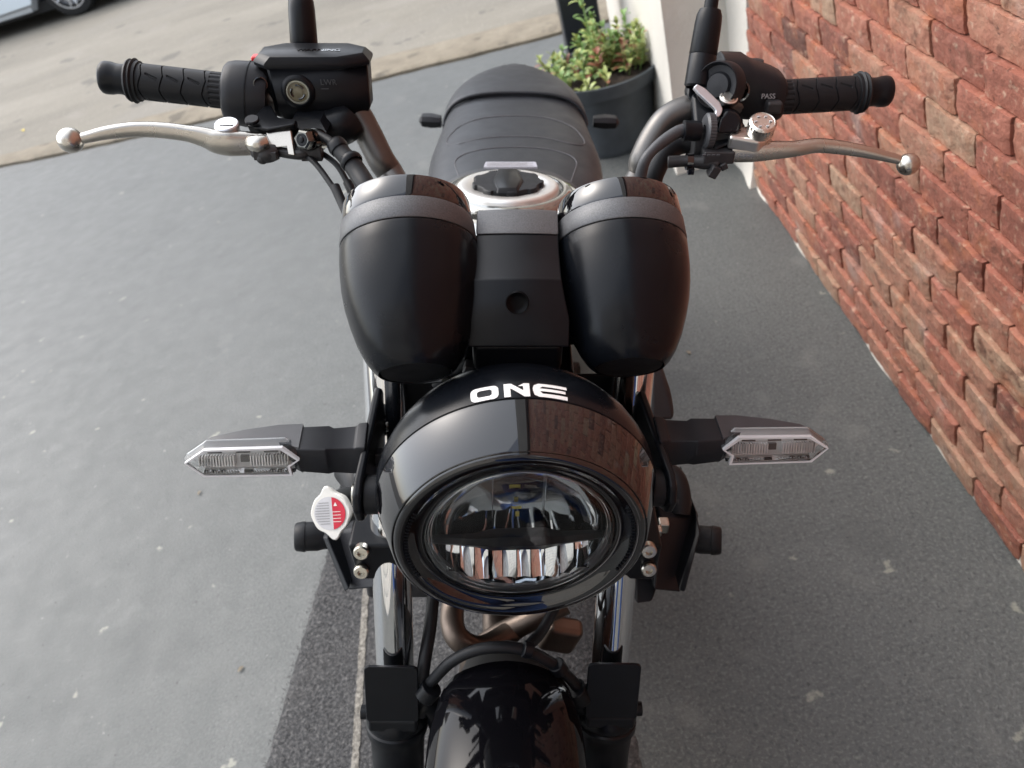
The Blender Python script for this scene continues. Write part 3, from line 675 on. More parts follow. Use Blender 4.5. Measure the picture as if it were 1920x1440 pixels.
# ---- turn indicators (front)
def indicator(sg, S=S):
    def P(px, py, d): q = U(px, py, d); return V3(q.x*sg*-1, q.y, q.z)
    # stem, six-sided, built for the left and mirrored; x grows outwards
    def sec(x, zt, zb, yf, yb, ch=.3):
        h = zt-zb
        return [V3(x*sg, yb, zt), V3(x*sg, yf+.004, zt-h*.05), V3(x*sg, yf, zt-h*.42), V3(x*sg, yf+.002, zb+h*.1), V3(x*sg, yb-.004, zb), V3(x*sg, yb+.002, (zt+zb)/2)]
    Y = .470; Z = .845
    st = bp('turn_indicator', loft([sec(.128, Z+.0185, Z-.0205, Y+.003, Y+.038), sec(.136, Z+.018, Z-.020, Y+.003, Y+.037), sec(.138, Z+.0165, Z-.0185, Y+.004, Y+.035), sec(.158, Z+.0155, Z-.016, Y+.004, Y+.034), sec(.162, Z+.0175, Z-.0155, Y+.002, Y+.035), sec(.187, Z+.0175, Z-.0125, Y+.003, Y+.034)]), plast, bevel=.0015, xf=S)
    zc = Z+.0085; TI = .45
    hs_ = [sec(.1845, Z+.019, Z-.015, Y+.004, Y+.036), sec(.205, Z+.0185, Z-.006, Y+.012, Y+.036), sec(.235, Z+.0170, Z-.004, Y+.014, Y+.032), sec(.262, Z+.0150, Z-.003, Y+.014, Y+.026), sec(.2765, Z+.009, Z+.003, Y+.013, Y+.018)]
    bp('housing', loft(hs_), grey_pl, st, bevel=.0012, xf=S)
    def hexo(x0, x1, h, y):
        t = .015
        P_ = [(x0, h*.10), (x0+t*.9, h), (x1-t*1.15, h*.95), (x1, h*.05), (x1-t*.95, -h*.95), (x0+t*.45, -h), (x0+t*.55, -h*.35)]
        return [V3(a*sg, y+dz*TI, zc+dz) for a, dz in P_]
    o1 = hexo(.182, .281, .0120, Y+.013); o2 = hexo(.1815, .2815, .0124, Y+.005); o3 = hexo(.1865, .278, .0102, Y+.0005)
    ls = bp('signal_lens', loft([o1, o2, o3]), clear2, st, bevel=.0008, xf=S)
    i1 = hexo(.1835, .280, .0118, Y+.0125); i2 = hexo(.1835, .280, .0118, Y+.0110)
    bp('signal_tray', loft([i1, i2]), mat('tray_grey', (.55,.56,.56), .3), st, xf=S)
    a = hexo(.1838, .2795, .0116, Y-.0002); b = hexo(.1862, .2778, .0102, Y-.0002); n_ = len(a)
    bp('silver_rim', (a+b+[p+V3(0,.003,0) for p in a], [(i, (i+1) % n_, n_+(i+1) % n_, n_+i) for i in range(n_)]+[(i, (i+1) % n_, 2*n_+(i+1) % n_, 2*n_+i) for i in range(n_)]), mat('silver_rim', (.52,.53,.54), .25), st, xf=S)
    tilt = Matrix.Rotation(-atan2(TI, 1), 3, 'X')
    ribs = []
    for k in range(32):
        x = .1945+k*.0024
        if 14 <= k <= 18: continue
        ribs.append(box((x*sg, Y+.0060, zc-.0025), (.0009 if 5 < k < 27 else .0005, .005, .0095), tilt))
    tag(bp('reflector_ribs', join(*ribs), mat('rib_clear', (.9,.9,.9), .15, metal=.2), ls, xf=S), kind='stuff')
    bp('led_strip', join(box((.2315*sg, Y+.0085, zc-.0028), (.007,.003,.006), tilt), *[box((xx*sg, Y+.0085, zc-.0028), (.004,.002,.007), tilt) for xx in (.196,.204,.211,.254,.261,.268)], *[box((xx*sg, Y+.0075, zc+.0055), (.012,.001,.0012), tilt) for xx in (.208,.2315,.255)]), mat('led_grey', (.09,.09,.09), .3, noise_s=60, noise_a=.2), ls, xf=S)
indicator(-1); indicator(1)

# ---- instrument pods
PH_ = radians(35); AX = V3(0, cos(PH_), sin(PH_))
AX0 = (S.to_3x3() @ AX).normalized()
def pod(c, kk, dx=0):
    AX = (AX0+V3(dx,0,0)).normalized()
    R_ = .0573*kk
    def L(prof): return lathe(c, AX, [(t*kk, r*kk) for t, r in prof], 96)
    p = bp('instrument_pod', L([(.0005,.054),(0,.0567),(-.002,.0573),(-.012,.0576),(-.024,.0575),(-.038,.0566),(-.053,.0543),(-.068,.0505),(-.083,.0456),(-.096,.0397),(-.1045,.0340),(-.1085,.0296),(-.1080,.0288),(-.1060,.0284),(-.1060,.0)]), podm)
    bp('gunmetal_band', L([(.0012,.052),(.0012,.0568),(.0022,.0574),(.0185,.0560),(.0200,.0552),(.0203,.050)]), gunm, p)
    bp('gloss_bezel', L([(.0202,.0505),(.0206,.0545),(.022,.0550),(.0375,.0534),(.0398,.0525),(.0405,.0510),(.0390,.0475),(.0350,.0470)]), gloss, p)
    bp('dial_glass', L([(.0352,.0462),(.036,.02),(.036,0)]), darkglass, p)
    bp('pod_base', L([(-.1062,.0283),(-.1080,.0272),(-.1086,.018),(-.1086,0)]), rubber, p)
    return p
pod(U(767, 468, .645), 1.0, -.05); pod(U(1163, 466, .672), 1.0)
# bridge between the pods
def bsec(py, d, hw, bow=.004, ctr=970):
    c = U(ctr, py, d); n_ = 9; out = []
    for i in range(n_):
        t = -1+2*i/(n_-1); out.append(V3(c.x+hw*t, c.y+bow*t*t, c.z-bow*.8*t*t))
    back = [p+V3(0, .03, -.022) for p in reversed(out)]
    return out+back
br = bp('instrument_bridge', loft([bsec(438,.640,.0345), bsec(470,.630,.0345), bsec(517,.615,.0355), bsec(523,.6125,.0358), bsec(560,.612,.0385), bsec(598,.612,.042), bsec(650,.620,.042)][::-1]), satin, bevel=.0012)
bp('bridge_band', loft([bsec(392,.655,.0340,.005), bsec(398,.651,.0346,.005), bsec(431,.640,.0346,.004), bsec(438,.6385,.0343,.004)]), gunm, br, bevel=.0012)
hc = U(970, 567, .611); hn = (hc-V3(0,0,H)).normalized()*-1
bp('socket', lathe(hc+V3(0,.0,0), V3(0,-.93,.36), [(.0005,.0094),(.0032,.0088),(.0030,.0080),(.0020,.0070),(.0012,.0045),(.0010,0)], 40), mat('hole_shade', (.001,.001,.0015), .35, spec=.1), br)  # shallow surface disc, its near-black colour painted in for the hole's inner shade
# black carrier and fittings behind / under the pods
bp('instrument_carrier', join(box(U(970, 640, .66), (.075,.05,.03)), box(U(970, 600, .70), (.20,.03,.04)), box(U(970,690,.70), (.10,.05,.03))), satin, bevel=.006)
bp('upper_yoke', join(box((-.004,.625,.905), (.25,.07,.03)), cyl((-.004,.60,.86),(-.004,.645,.94),.028)), satin, bevel=.008, xf=None or Matrix.Identity(4))
# little bits seen between pods and headlight
bp('wiring', join(tube([U(735,712,.72),U(790,716,.70),U(845,712,.68)], .0018, n=8), tube([U(820,722,.70),U(850,700,.68),U(880,680,.67)], .006, n=10), tube([U(860,700,.69),U(900,690,.68),U(925,672,.68)], .004, n=8)), rubber)
bp('connector', box(U(882,690,.665), (.012,.012,.010), Matrix.Rotation(.4,3,'Y')), grey_pl, bevel=.002)
bp('cable_clip', cyl(U(836,706,.675), U(836,714,.672), .004, 12), steel)

# ---- forks
ends = {}
for sg, tp, bt in ((-1, U(722,700,.732), U(741,1245,.8445)), (1, U(1186,700,.737), U(1144,1240,.852))):
    dr = (bt-tp).normalized(); top = tp-dr*.06
    fk = bp('fork_tube', cyl(top, bt+dr*.02, .0205, 48), chrome)
    l0 = bt+dr*.066; fwd = V3(0,-1,0); fwd = (fwd-dr*fwd.dot(dr)).normalized(); sd2 = dr.cross(fwd)
    axl = bt+dr*.285
    bp('fork_leg', lathe(l0, dr, [(-.012,.0212),(-.012,.030),(-.006,.0335),(.004,.0345),(.008,.034),(.010,.0325),(.012,.0345),(.020,.0345),(.026,.031),(.06,.0295),(.20,.028),(.235,.024),(.24,0)], 48), satin, fk)
    bp('dust_seal', lathe(l0, dr, [(-.024,.0208),(-.024,.026),(-.020,.028),(-.012,.0285)], 48), rubber, fk)
    # guard plate in front of the tube
    hwg = .0285; cg = bt+fwd*.0345-dr*.010
    go = []
    for cx_, cy_, a0_ in ((hwg-.006, .0, 270), (hwg-.006, .062, 0), (-hwg+.006, .062, 90), (-hwg+.006, 0, 180)):
        for k in range(5):
            an = radians(a0_+90*k/4); go.append((cx_+.006*cos(an), cy_+.006*sin(an)))
    fr_ = [cg+sd2*u-dr*(.006-.0)+dr*v-fwd*(u*u*4.5) for u, v in go]
    bp('fork_guard', loft([fr_, [p-fwd*.004 for p in fr_]]), satin, fk, bevel=.0012)
    bp('guard_root', loft([[cg+sd2*u+dr*.058-fwd*.002, cg+sd2*u+dr*.075-fwd*.002, cg+sd2*u*1.0+dr*.075-fwd*.03, cg+sd2*u+dr*.058-fwd*.03] for u in (-.027, .027)]), satin, fk, bevel=.004)
    # fender mount boss on the inner side
    ins = -1*sg
    b0 = l0+dr*.0+V3(ins*.028,.0,0)
    bp('fender_stay', join(tube([l0+V3(ins*.02,0,.01), l0+V3(ins*.040,.0,.016), l0+V3(ins*.052,.0,-.02)+dr*.03, l0+V3(ins*.05,0,-.06)+dr*.03], [.016,.013,.012,.010], n=12), tube([l0+V3(-ins*.03,0,0)+dr*.0, l0+V3(-ins*.040,0,0)], .008, n=10)), satin, fk)
    bp('leg_lug', join(box(l0+dr*.075+fwd*.030, (.016,.012,.03)), cyl(l0+dr*.075+fwd*.03+V3(-.008,0,0), l0+dr*.075+fwd*.03+V3(.010,0,0), .006, 10)), engm, fk, bevel=.003)
    ends[sg] = (tp, bt, dr, l0)
# lower yoke with pinch bolts
for sg in (-1, 1):
    cx = 688 if sg < 0 else 1212
    blk = [(-.055*sg*-1*-1, 0)]
    c = U(cx, 1050, .775)
    bx_ = prism([c+V3(-.017,0,.022), c+V3(.050 if sg < 0 else .028,0,.022), c+V3(.050 if sg < 0 else .028,0,-.034), c+V3(-.013 if sg < 0 else -.045,0,-.034)] if sg < 0 else
                [c+V3(-.050,0,.022), c+V3(.014,0,.022), c+V3(.012,0,-.034), c+V3(-.050,0,-.034)], (0, .06, 0))
    ly = bp('lower_yoke', bx_, satin, bevel=.004)
    for py in ((1034, 1070) if sg < 0 else (1031, 1066)):
        r_ = ray(678 if sg < 0 else 1216, py); p = V3(0,0,H)+r_*((c.y-.0035)/r_.y); ax_ = V3(0,-.9,.35).normalized()
        bp('pinch_bolt', lathe(p, ax_, [(-.004,.0),(-.004,.0078),(.003,.0078),(.0045,.0066),(.0046,.0036),(.0015,.0034),(.0015,0)], 24), steel, ly)
# stem area between
bp('steering_stem', join(box((-.004,.53,.70), (.16,.05,.035)), cyl((-.004,.52,.66),(-.004,.63,.90),.03)), engm, bevel=.006)

# ---- front wheel and fender
AXY, AXZ = .30, .285
whl = bp('front_wheel', lathe((-.006-.06, AXY, AXZ), (1,0,0), [(.0,.22),(.0,.25),(.012,.275),(.035,.288),(.06,.292),(.085,.288),(.108,.275),(.12,.25),(.12,.22)], 96), tyrem)
sp_ = [lathe((-.006-.045, AXY, AXZ), (1,0,0), [(.0,.222),(.03,.205),(.06,.205),(.09,.222),(.09,.215),(.06,.195),(.03,.195),(0,.212)], 72), cyl((-.056,AXY,AXZ),(.044,AXY,AXZ),.035)]
for k in range(10):
    a = 2*pi*k/10; d = V3(0, cos(a), sin(a)); sp_.append(tube([V3(-.006,AXY,AXZ)+d*.03, V3(-.006,AXY,AXZ)+d*.20], [.012,.009], n=8, smooth=False))
bp('wheel_rim', join(*sp_), engm, whl, bevel=0)
bp('brake_disc', lathe((.052,AXY,AXZ),(1,0,0),[(0,.09),(0,.15),(.004,.15),(.004,.09),(0,.09)],64), chrome, whl)
# fender: cross-section swept round the axle
secs = []; hwf = .080
for i in range(40):
    ph = radians(-80+ (80+23)*i/39); tp_ = 1-max(0, (i-34)/5)**2*.10
    s_ = []; NS = 25
    for k in range(NS):
        t = -1+2*k/(NS-1); a = t*radians(84)
        xx = hwf*tp_*(abs(sin(a))**.85)*(1 if a >= 0 else -1); rr = .255+.075*(abs(cos(a))**.62)+.003*max(0, 1-abs(t)*3.0)
        s_.append(V3(-.006+xx, AXY+sin(ph)*rr, AXZ+cos(ph)*rr))
    s2 = [V3(-.006+(p.x+.006)*.96, AXY+(p.y-AXY)*.985, AXZ+(p.z-AXZ)*.985) for p in reversed(s_)]
    secs.append(s_+s2)
fen = bp('front_fender', loft(secs), gloss2, ang=45)
# brake hoses round the fender
bp('brake_hose', join(tube([U(800,1290,.83),U(812,1275,.82),U(850,1238,.80),U(905,1216,.79),U(970,1216,.79),U(1020,1235,.80),U(1065,1268,.82),U(1090,1300,.84)], .0062, n=14),
    tube([U(812,1120,.86),U(806,1180,.845),U(796,1240,.83),U(790,1290,.83)], .0072, n=14),
    tube([U(1040,1140,.86),U(1015,1185,.84),U(992,1210,.815),U(985,1225,.80)], .0060, n=14)), rubber)
for a, b, q in ((U(1042,1245,.803),U(1052,1258,.808),.009),(U(980,1216,.788),U(998,1220,.79),.0085),(U(810,1288,.82),U(796,1306,.825),.012),(U(1078,1290,.83),U(1092,1310,.84),.012)):
    bp('hose_clip', cyl(a, b, q, 18), satin, bevel=.0015)

# ---- exhaust headers and engine front low down
bp('exhaust_pipe', join(tube([U(850,1130,1.02),U(848,1170,1.0),U(862,1200,.99),U(900,1215,1.0),U(950,1190,1.03),U(1000,1150,1.05)], .0155, n=20),
    tube([U(1060,1130,1.03),U(990,1165,1.03),U(920,1200,1.05),U(885,1240,1.07),U(880,1300,1.1)], .0155, n=20)), exh)
bp('lower_pipe', tube([U(880,1300,1.1),V3(-.02,.62,.20),V3(-.02,.9,.17),V3(.1,1.4,.22)], .025, n=20), exh)
bp('engine', join(box((-.004,.86,.48),(.26,.24,.34)), box((-.004,.95,.30),(.30,.40,.16)), cyl((-.17,.95,.32),(.17,.95,.32),.10,40)), engm, bevel=.03)
bp('cylinder_fins', join(*[box((-.004,.83,.42+.018*i),(.28,.22,.006)) for i in range(12)]), engm, bevel=.002)
bp('exhaust_shield', box(U(1050,1190,1.12), (.055,.03,.06), Matrix.Rotation(.3,3,'Y')), exh, bevel=.01)
# ---- radiator with side tanks, cap, hose
rad = bp('radiator', box((-.004,.605,.585), (.36,.03,.19), Matrix.Rotation(radians(-12),3,'X')), engm, bevel=.006)
bp('radiator_grille', join(*[box((-.004,.588,.50+.0065*i),(.34,.012,.0015), Matrix.Rotation(radians(-12),3,'X')) for i in range(26)]), satin, rad)
# left side tank
def tankblk(pts, off, name, m=plast, bevel=.004): return bp(name, prism(pts, off), m, rad, bevel=bevel)
tankblk([U(618,1000,.90), U(700,985,.86), U(705,1105,.84), U(650,1108,.86)], (0,.07,-.02), 'side_tank')
tankblk([U(604,1008,.875), U(614,1008,.87), U(655,1106,.845), U(645,1110,.85)], (0,.10,-.02), 'side_plate', satin, .002)
tankblk([U(1240,975,.87), U(1312,965,.92), U(1280,1112,.87), U(1225,1108,.86)], (0,.07,-.02), 'side_tank', plast)
tankblk([U(1306,960,.90), U(1314,1000,.885), U(1285,1112,.85), U(1272,1108,.855), U(1303,1005,.885)], (0,.10,-.02), 'side_plate', satin, .002)
tankblk([U(1190,1085,.90), U(1240,1085,.90), U(1225,1130,.88), U(1190,1135,.88)], (0,.08,-.02), 'side_tank', plast)
for sg, x0, x1, y, d in ((-1, 553, 640, 1007, .90), (1, 1353, 1290, 1014, .93)):
    a = U(x0, y, d); b = U(x1, y-4, d+.01); ax_ = (b-a)
    bp('crash_knob', lathe(a, ax_, [(0,0),(0,.0145),(.002,.0165),(.010,.0178),(.012,.0178),(.0125,.0168),(.026,.0172),(.032,.0158),(ax_.length,.0155)], 40), rubber, rad)
# cap: two-eared disc with printed label
cc = U(620, 962, .79); cn = V3(-.12,-.78,.62).normalized(); xd = V3(1,0,.1); xd = (xd-cn*xd.dot(cn)).normalized(); yd = cn.cross(xd)
def capout(r, ear, n=72):
    P_ = []
    for i in range(n):
        a = 2*pi*i/n; e = max(0, cos(a-radians(97)))**34+max(0, cos(a-radians(277)))**26
        sc_ = max(0, cos(a-radians(7)))**40*.0+max(0, cos(4*(a-radians(45))))*.00
        P_.append((r+ear*e+.0003*cos(8*a), a))
    return P_
def caploop(r, ear, h): return [cc+xd*(q*cos(a))+yd*(q*sin(a))*1.04+cn*h for q, a in capout(r, ear)]
cap = bp('radiator_cap', loft([caploop(.0200,.004,-.010), caploop(.0208,.0062,-.002), caploop(.0208,.0062,.0), caploop(.0198,.0058,.0015)]), capwhite, rad)
n_ = 40
bp('cap_label', ([cc+cn*.0019]+[cc+cn*.0019+xd*(.0168*cos(2*pi*i/n_))+yd*(.0172*sin(2*pi*i/n_)) for i in range(n_)], [(0, 1+i, 1+(i+1) % n_) for i in range(n_)]), mat('label_silver', (.62,.62,.64), .35, noise_s=40, noise_a=.05), cap, flat=True)
rp_ = [cc+cn*.0023+xd*(.0165*cos(a))+yd*(.0169*sin(a)) for a in [radians(-80+8*i) for i in range(21)]]
bp('warning_panel', (rp_, [tuple(range(21))]), red, cap, flat=True)
ln = []
for i in range(9):
    yy = -.011+.0027*i; wl_ = sqrt(.0155**2-yy**2)
    a = cc+cn*.0023; ln.append(([a+xd*(-wl_)+yd*yy, a+xd*(-.0005)+yd*yy, a+xd*(-.0005)+yd*(yy+.0008), a+xd*(-wl_)+yd*(yy+.0008)], [(0,1,2,3)]))
bp('warning_text', join(*ln), greyprint, cap, flat=True)
ln = [([cc+cn*.0026+xd*(.0045)+yd*(.0075), cc+cn*.0026+xd*(.0085)+yd*(.0075), cc+cn*.0026+xd*(.0065)+yd*(.0115)], [(0,1,2)])]
for i in range(4):
    yy = -.009+.0034*i; a = cc+cn*.0026; ln.append(([a+xd*.003+yd*yy, a+xd*.0115+yd*yy, a+xd*.0115+yd*(yy+.0006), a+xd*.003+yd*(yy+.0006)], [(0,1,2,3)]))
bp('warning_symbol', join(*ln), capwhite, cap, flat=True)
bp('filler_neck', cyl(cc-cn*.008, cc-cn*.05, .019), satin, rad)
bp('coolant_hose', tube([U(655,880,.95),U(672,905,.93),U(680,950,.92),U(668,1000,.93)], .020, n=20), rubber, rad)
bp('coolant_hose', join(tube([U(1248,885,.93),U(1266,900,.92),U(1274,930,.91),U(1273,965,.905)], [.014,.0135,.0135,.0135], n=20)), rubber, rad)
bp('hose_clamp', lathe(U(1273,938,.91), U(1273,960,.907)-U(1273,938,.91), [(0,.0138),(0,.0148),(.006,.0148),(.006,.0138)], 32), engm, rad)
bp('clamp_screw', box(U(1243,985,.86),(.012,.012,.016)), steel, rad, bevel=.002)
bp('clamp_screw', box(U(1232,995,.85),(.010,.010,.010)), steel, rad, bevel=.002)
bp('clamp_screw', cyl(U(690,985,.84),U(700,975,.84),.007,10), steel, rad)
bp('clamp_screw', box(U(702,990,.84),(.010,.010,.008)), steel, rad, bevel=.002)
# engine-side cover on the right, tank flank on the left
bp('airbox_cover', prism([U(1215,684,.98),U(1242,686,.98),U(1262,745,.95),U(1272,792,.93),U(1215,792,.92)], (0,.10,-.02)), plast, bevel=.01)

# ---- fuel tank
secs = []
tk = [(.70,.862,.06,.10),(.715,.884,.10,.13),(.76,.903,.128,.17),(.82,.906,.148,.20),(.90,.898,.158,.21),(1.00,.884,.155,.20),(1.08,.862,.140,.17),(1.15,.835,.115,.12),(1.19,.815,.09,.08)]
for y, zt, hw_, dp in tk:
    zt -= .021
    s_ = []
    for k in range(40):
        a = 2*pi*k/40; ca, sa = cos(a), sin(a)
        xx = hw_*(abs(ca)**.62)*(1 if ca >= 0 else -1); zz = (zt-dp)+dp*(abs(sa)**.72)*(1 if sa >= 0 else -.55)
        s_.append(V3(xx-.004, y, zz))
    secs.append(s_)
ft_ = bp('fuel_tank', loft(secs), tankm, ang=60)
sub = ft_.modifiers.new('sub', 'SUBSURF'); sub.levels = 2; sub.render_levels = 2
c0 = U(952, 352, 1.0); tn = V3(0, .125, .992).normalized()
c0 = V3(c0.x, c0.y, c0.z)
# raised collar, filler ring and lid
bp('filler_collar', lathe(c0, tn, [(-.020,.092),(-.006,.086),(-.001,.080),(.001,.074),(.000,.070),(-.004,.068)], 96), tankm, ft_)
bp('filler_ring', lathe(c0, tn, [(-.006,.068),(.002,.066),(.0045,.0635),(.0050,.060),(.0045,.048),(.003,.046),(.003,0)], 96), mat('ring_silver', (.74,.73,.70), .36, metal=.7, noise_s=60, noise_a=.04), ft_)
x_, y_, _ = frame(tn)
lidp = []
for i in range(120):
    a = 2*pi*i/120; r = .0440+.0022*(1 if cos(9*a+.6) > .2 else -.3)+.0008*cos(9*a)
    lidp.append((r, a))
def lidloop(k, h): return [c0+(V3(1,0,0)*cos(a)+tn.cross(V3(1,0,0))*sin(a))*r*k+tn*h for r, a in lidp]
lid = bp('tank_cap', loft([lidloop(1,.003), lidloop(1,.0085), lidloop(.975,.0098)]), plast, ft_, ang=30)
yv = tn.cross(V3(1,0,0)); 
def hx(w0, w1, l, h): return [c0+V3(1,0,0)*x+yv*y+tn*h for x, y in ((-w0, -l), (w0, -l), (w1, -l*.1), (w0, l), (-w0, l), (-w1, -l*.1))]
bp('cap_grip', loft([hx(.0135,.0225,.047,.0075), hx(.0120,.0185,.041,.0125), hx(.0105,.0165,.038,.0133)]), satin, lid, bevel=.0015)
bp('tank_label', prism([V3(-.040,1.030,.8640), V3(.036,1.030,.8640), V3(.034,1.058,.8590), V3(-.038,1.058,.8590)], (0,.0,.0025)), mat('label_white', (.45,.46,.52), .3, noise_s=60, noise_a=.05), ft_)

ll = []
for i in range(4):
    yy = 1.034+.0055*i; zz = .8640+.0028-(.005/.028)*(yy-1.030)
    ll.append(([V3(-.036,yy,zz+.0003), V3(.030-.004*(i%2)*2,yy,zz+.0003), V3(.030-.004*(i%2)*2,yy+.0018,zz), V3(-.036,yy+.0018,zz)], [(0,1,2,3)]))
bp('label_print', join(*ll), greyprint, ft_, flat=True)
# ---- seat
def seat_half(y):   # half width along y
    if y < 1.16: return .135+(y-1.09)*.2
    if y < 1.30: return .149+.004*sin((y-1.16)/.14*pi/2)
    if y < 1.46: return .153-.014*((y-1.30)/.16)
    t = min(1, (y-1.46)/.315); return .139*sqrt(max(0, 1-t**2.1))+.0008
def seat_z(y):
    return .800+.004*sin((y-1.1)*6)+(.0 if y < 1.5 else -.03*((y-1.5)/.28)**2)
def seatsec(y, dz=0, grow=0, depth=.10):
    hw_ = seat_half(y)+grow; zt = seat_z(y)+dz; s_ = []; N_ = 32
    for k in range(N_+1):
        t = -1+2*k/N_; xx = hw_*sin(t*pi/2); zz = zt-depth*.6*(abs(t)**3.2)-.010*t*t
        s_.append(V3(xx+.006, y, zz))
    s_.append(V3(hw_*.9+.006, y, zt-depth)); s_.append(V3(-hw_*.9+.006, y, zt-depth))
    return s_
se = bp('seat', loft([seatsec(1.09+.0155*i) for i in range(27)]), vinyl, ang=60)
ry = [1.490+.0142*i for i in range(21)]
secs = []
for i, y in enumerate(ry):
    g_ = .004; dz = .007 if i > 1 else (.003 if i == 0 else .006)
    secs.append(seatsec(min(y, 1.7745), dz, g_ if i < 18 else g_*.8, .10))
bp('rear_seat', loft(secs), vinyl2, se, ang=60)
def onseat(x, y, dz=.0005):
    hw_ = seat_half(y); t = math.asin(max(-1, min(1, x/hw_)))/(pi/2); return V3(x+.006, y, seat_z(y)-.06*(abs(t)**3.2)-.010*t*t+dz)
def stitch(pts): return tube([onseat(*p) for p in pts], .00065, n=6, sub=8, up=(0,0,1), cap=False)
s1_ = [(-.095,1.275),(-.118,1.288),(-.118,1.32),(-.100,1.355),(-.06,1.378),(0,1.386),(.06,1.378),(.100,1.355),(.118,1.32),(.118,1.288),(.095,1.275),(.05,1.288),(0,1.292),(-.05,1.288),(-.095,1.275)]
s2_ = [(-.082,1.11),(-.094,1.165),(-.100,1.205),(-.088,1.228),(-.05,1.243),(0,1.248),(.05,1.243),(.088,1.228),(.100,1.205),(.094,1.165),(.082,1.11)]
bp('stitching', join(stitch(s1_), stitch(s2_)), stitchm, se)
# lip in front of the rear seat
arc = [onseat(seat_half(1.492)*sin(t*pi/2)*.995, 1.492-.03*(abs(t)**2.2), .006) for t in [-.99+.066*i for i in range(31)]]
bp('seat_strap', tube(arc, .0038, n=10, sub=2, cap=True), vinyl, se)
bp('tail_unit', join(box((.006,1.74,.71),(.10,.09,.06)), box((.006,1.55,.68),(.18,.50,.06))), satin, bevel=.02)
bp('tail_light', box((.006,1.80,.755),(.06,.03,.012)), gloss, bevel=.005)
for sg in (-1, 1):
    a = U(828 if sg < 0 else 1112, 229, 1.62); b = U(786 if sg < 0 else 1161, 226 if sg < 0 else 230, 1.62)
    m1 = a.lerp(b, .45); m2 = a.lerp(b, .88)
    def rs4(c, h, dy): return [c+V3(0,-dy,h*.3), c+V3(0,-dy*.4,h), c+V3(0,dy,h), c+V3(0,dy,-h), c+V3(0,-dy*.4,-h)]
    ri = bp('rear_indicator', loft([rs4(a,.010,.012), rs4(m1,.0125,.015), rs4(m2,.011,.014), rs4(b,.003,.004)]), plast, bevel=.0015)
bp('frame', join(tube([V3(-.004,.62,.86),V3(-.06,.80,.72),V3(-.10,1.2,.66),V3(-.09,1.7,.72)], .016, n=14), tube([V3(-.004,.62,.86),V3(.06,.80,.72),V3(.10,1.2,.66),V3(.09,1.7,.72)], .016, n=14), tube([V3(-.004,.62,.80),V3(.0,.70,.5),V3(0,.78,.25)], .02, n=14)), satin)
rw = bp('rear_wheel', lathe((-.075,1.72,.32),(1,0,0),[(0,.2),(0,.24),(.015,.27),(.045,.285),(.075,.29),(.105,.285),(.135,.27),(.15,.24),(.15,.2)],80), tyrem)
bp('wheel_hub', join(cyl((-.07,1.72,.32),(.07,1.72,.32),.06), lathe((-.05,1.72,.32),(1,0,0),[(0,.205),(.05,.185),(.1,.205),(.1,.195),(.05,.17),(0,.195),(0,.205)],60), *[tube([V3(0,1.72,.32)+V3(0,cos(2*pi*k/5),sin(2*pi*k/5))*.05, V3(0,1.72,.32)+V3(0,cos(2*pi*k/5),sin(2*pi*k/5))*.185],[.02,.013],n=8,smooth=False) for k in range(5)]), engm, rw)
bp('swingarm', join(tube([V3(-.11,1.1,.34),V3(-.12,1.72,.32)], .022, n=12, smooth=False), tube([V3(.11,1.1,.34),V3(.12,1.72,.32)], .022, n=12, smooth=False)), satin)
bp('side_stand', tube([V3(.10,1.0,.26),V3(.20,1.03,.12),V3(.262,1.05,.075)], [.012,.010,.009], n=12), satin)

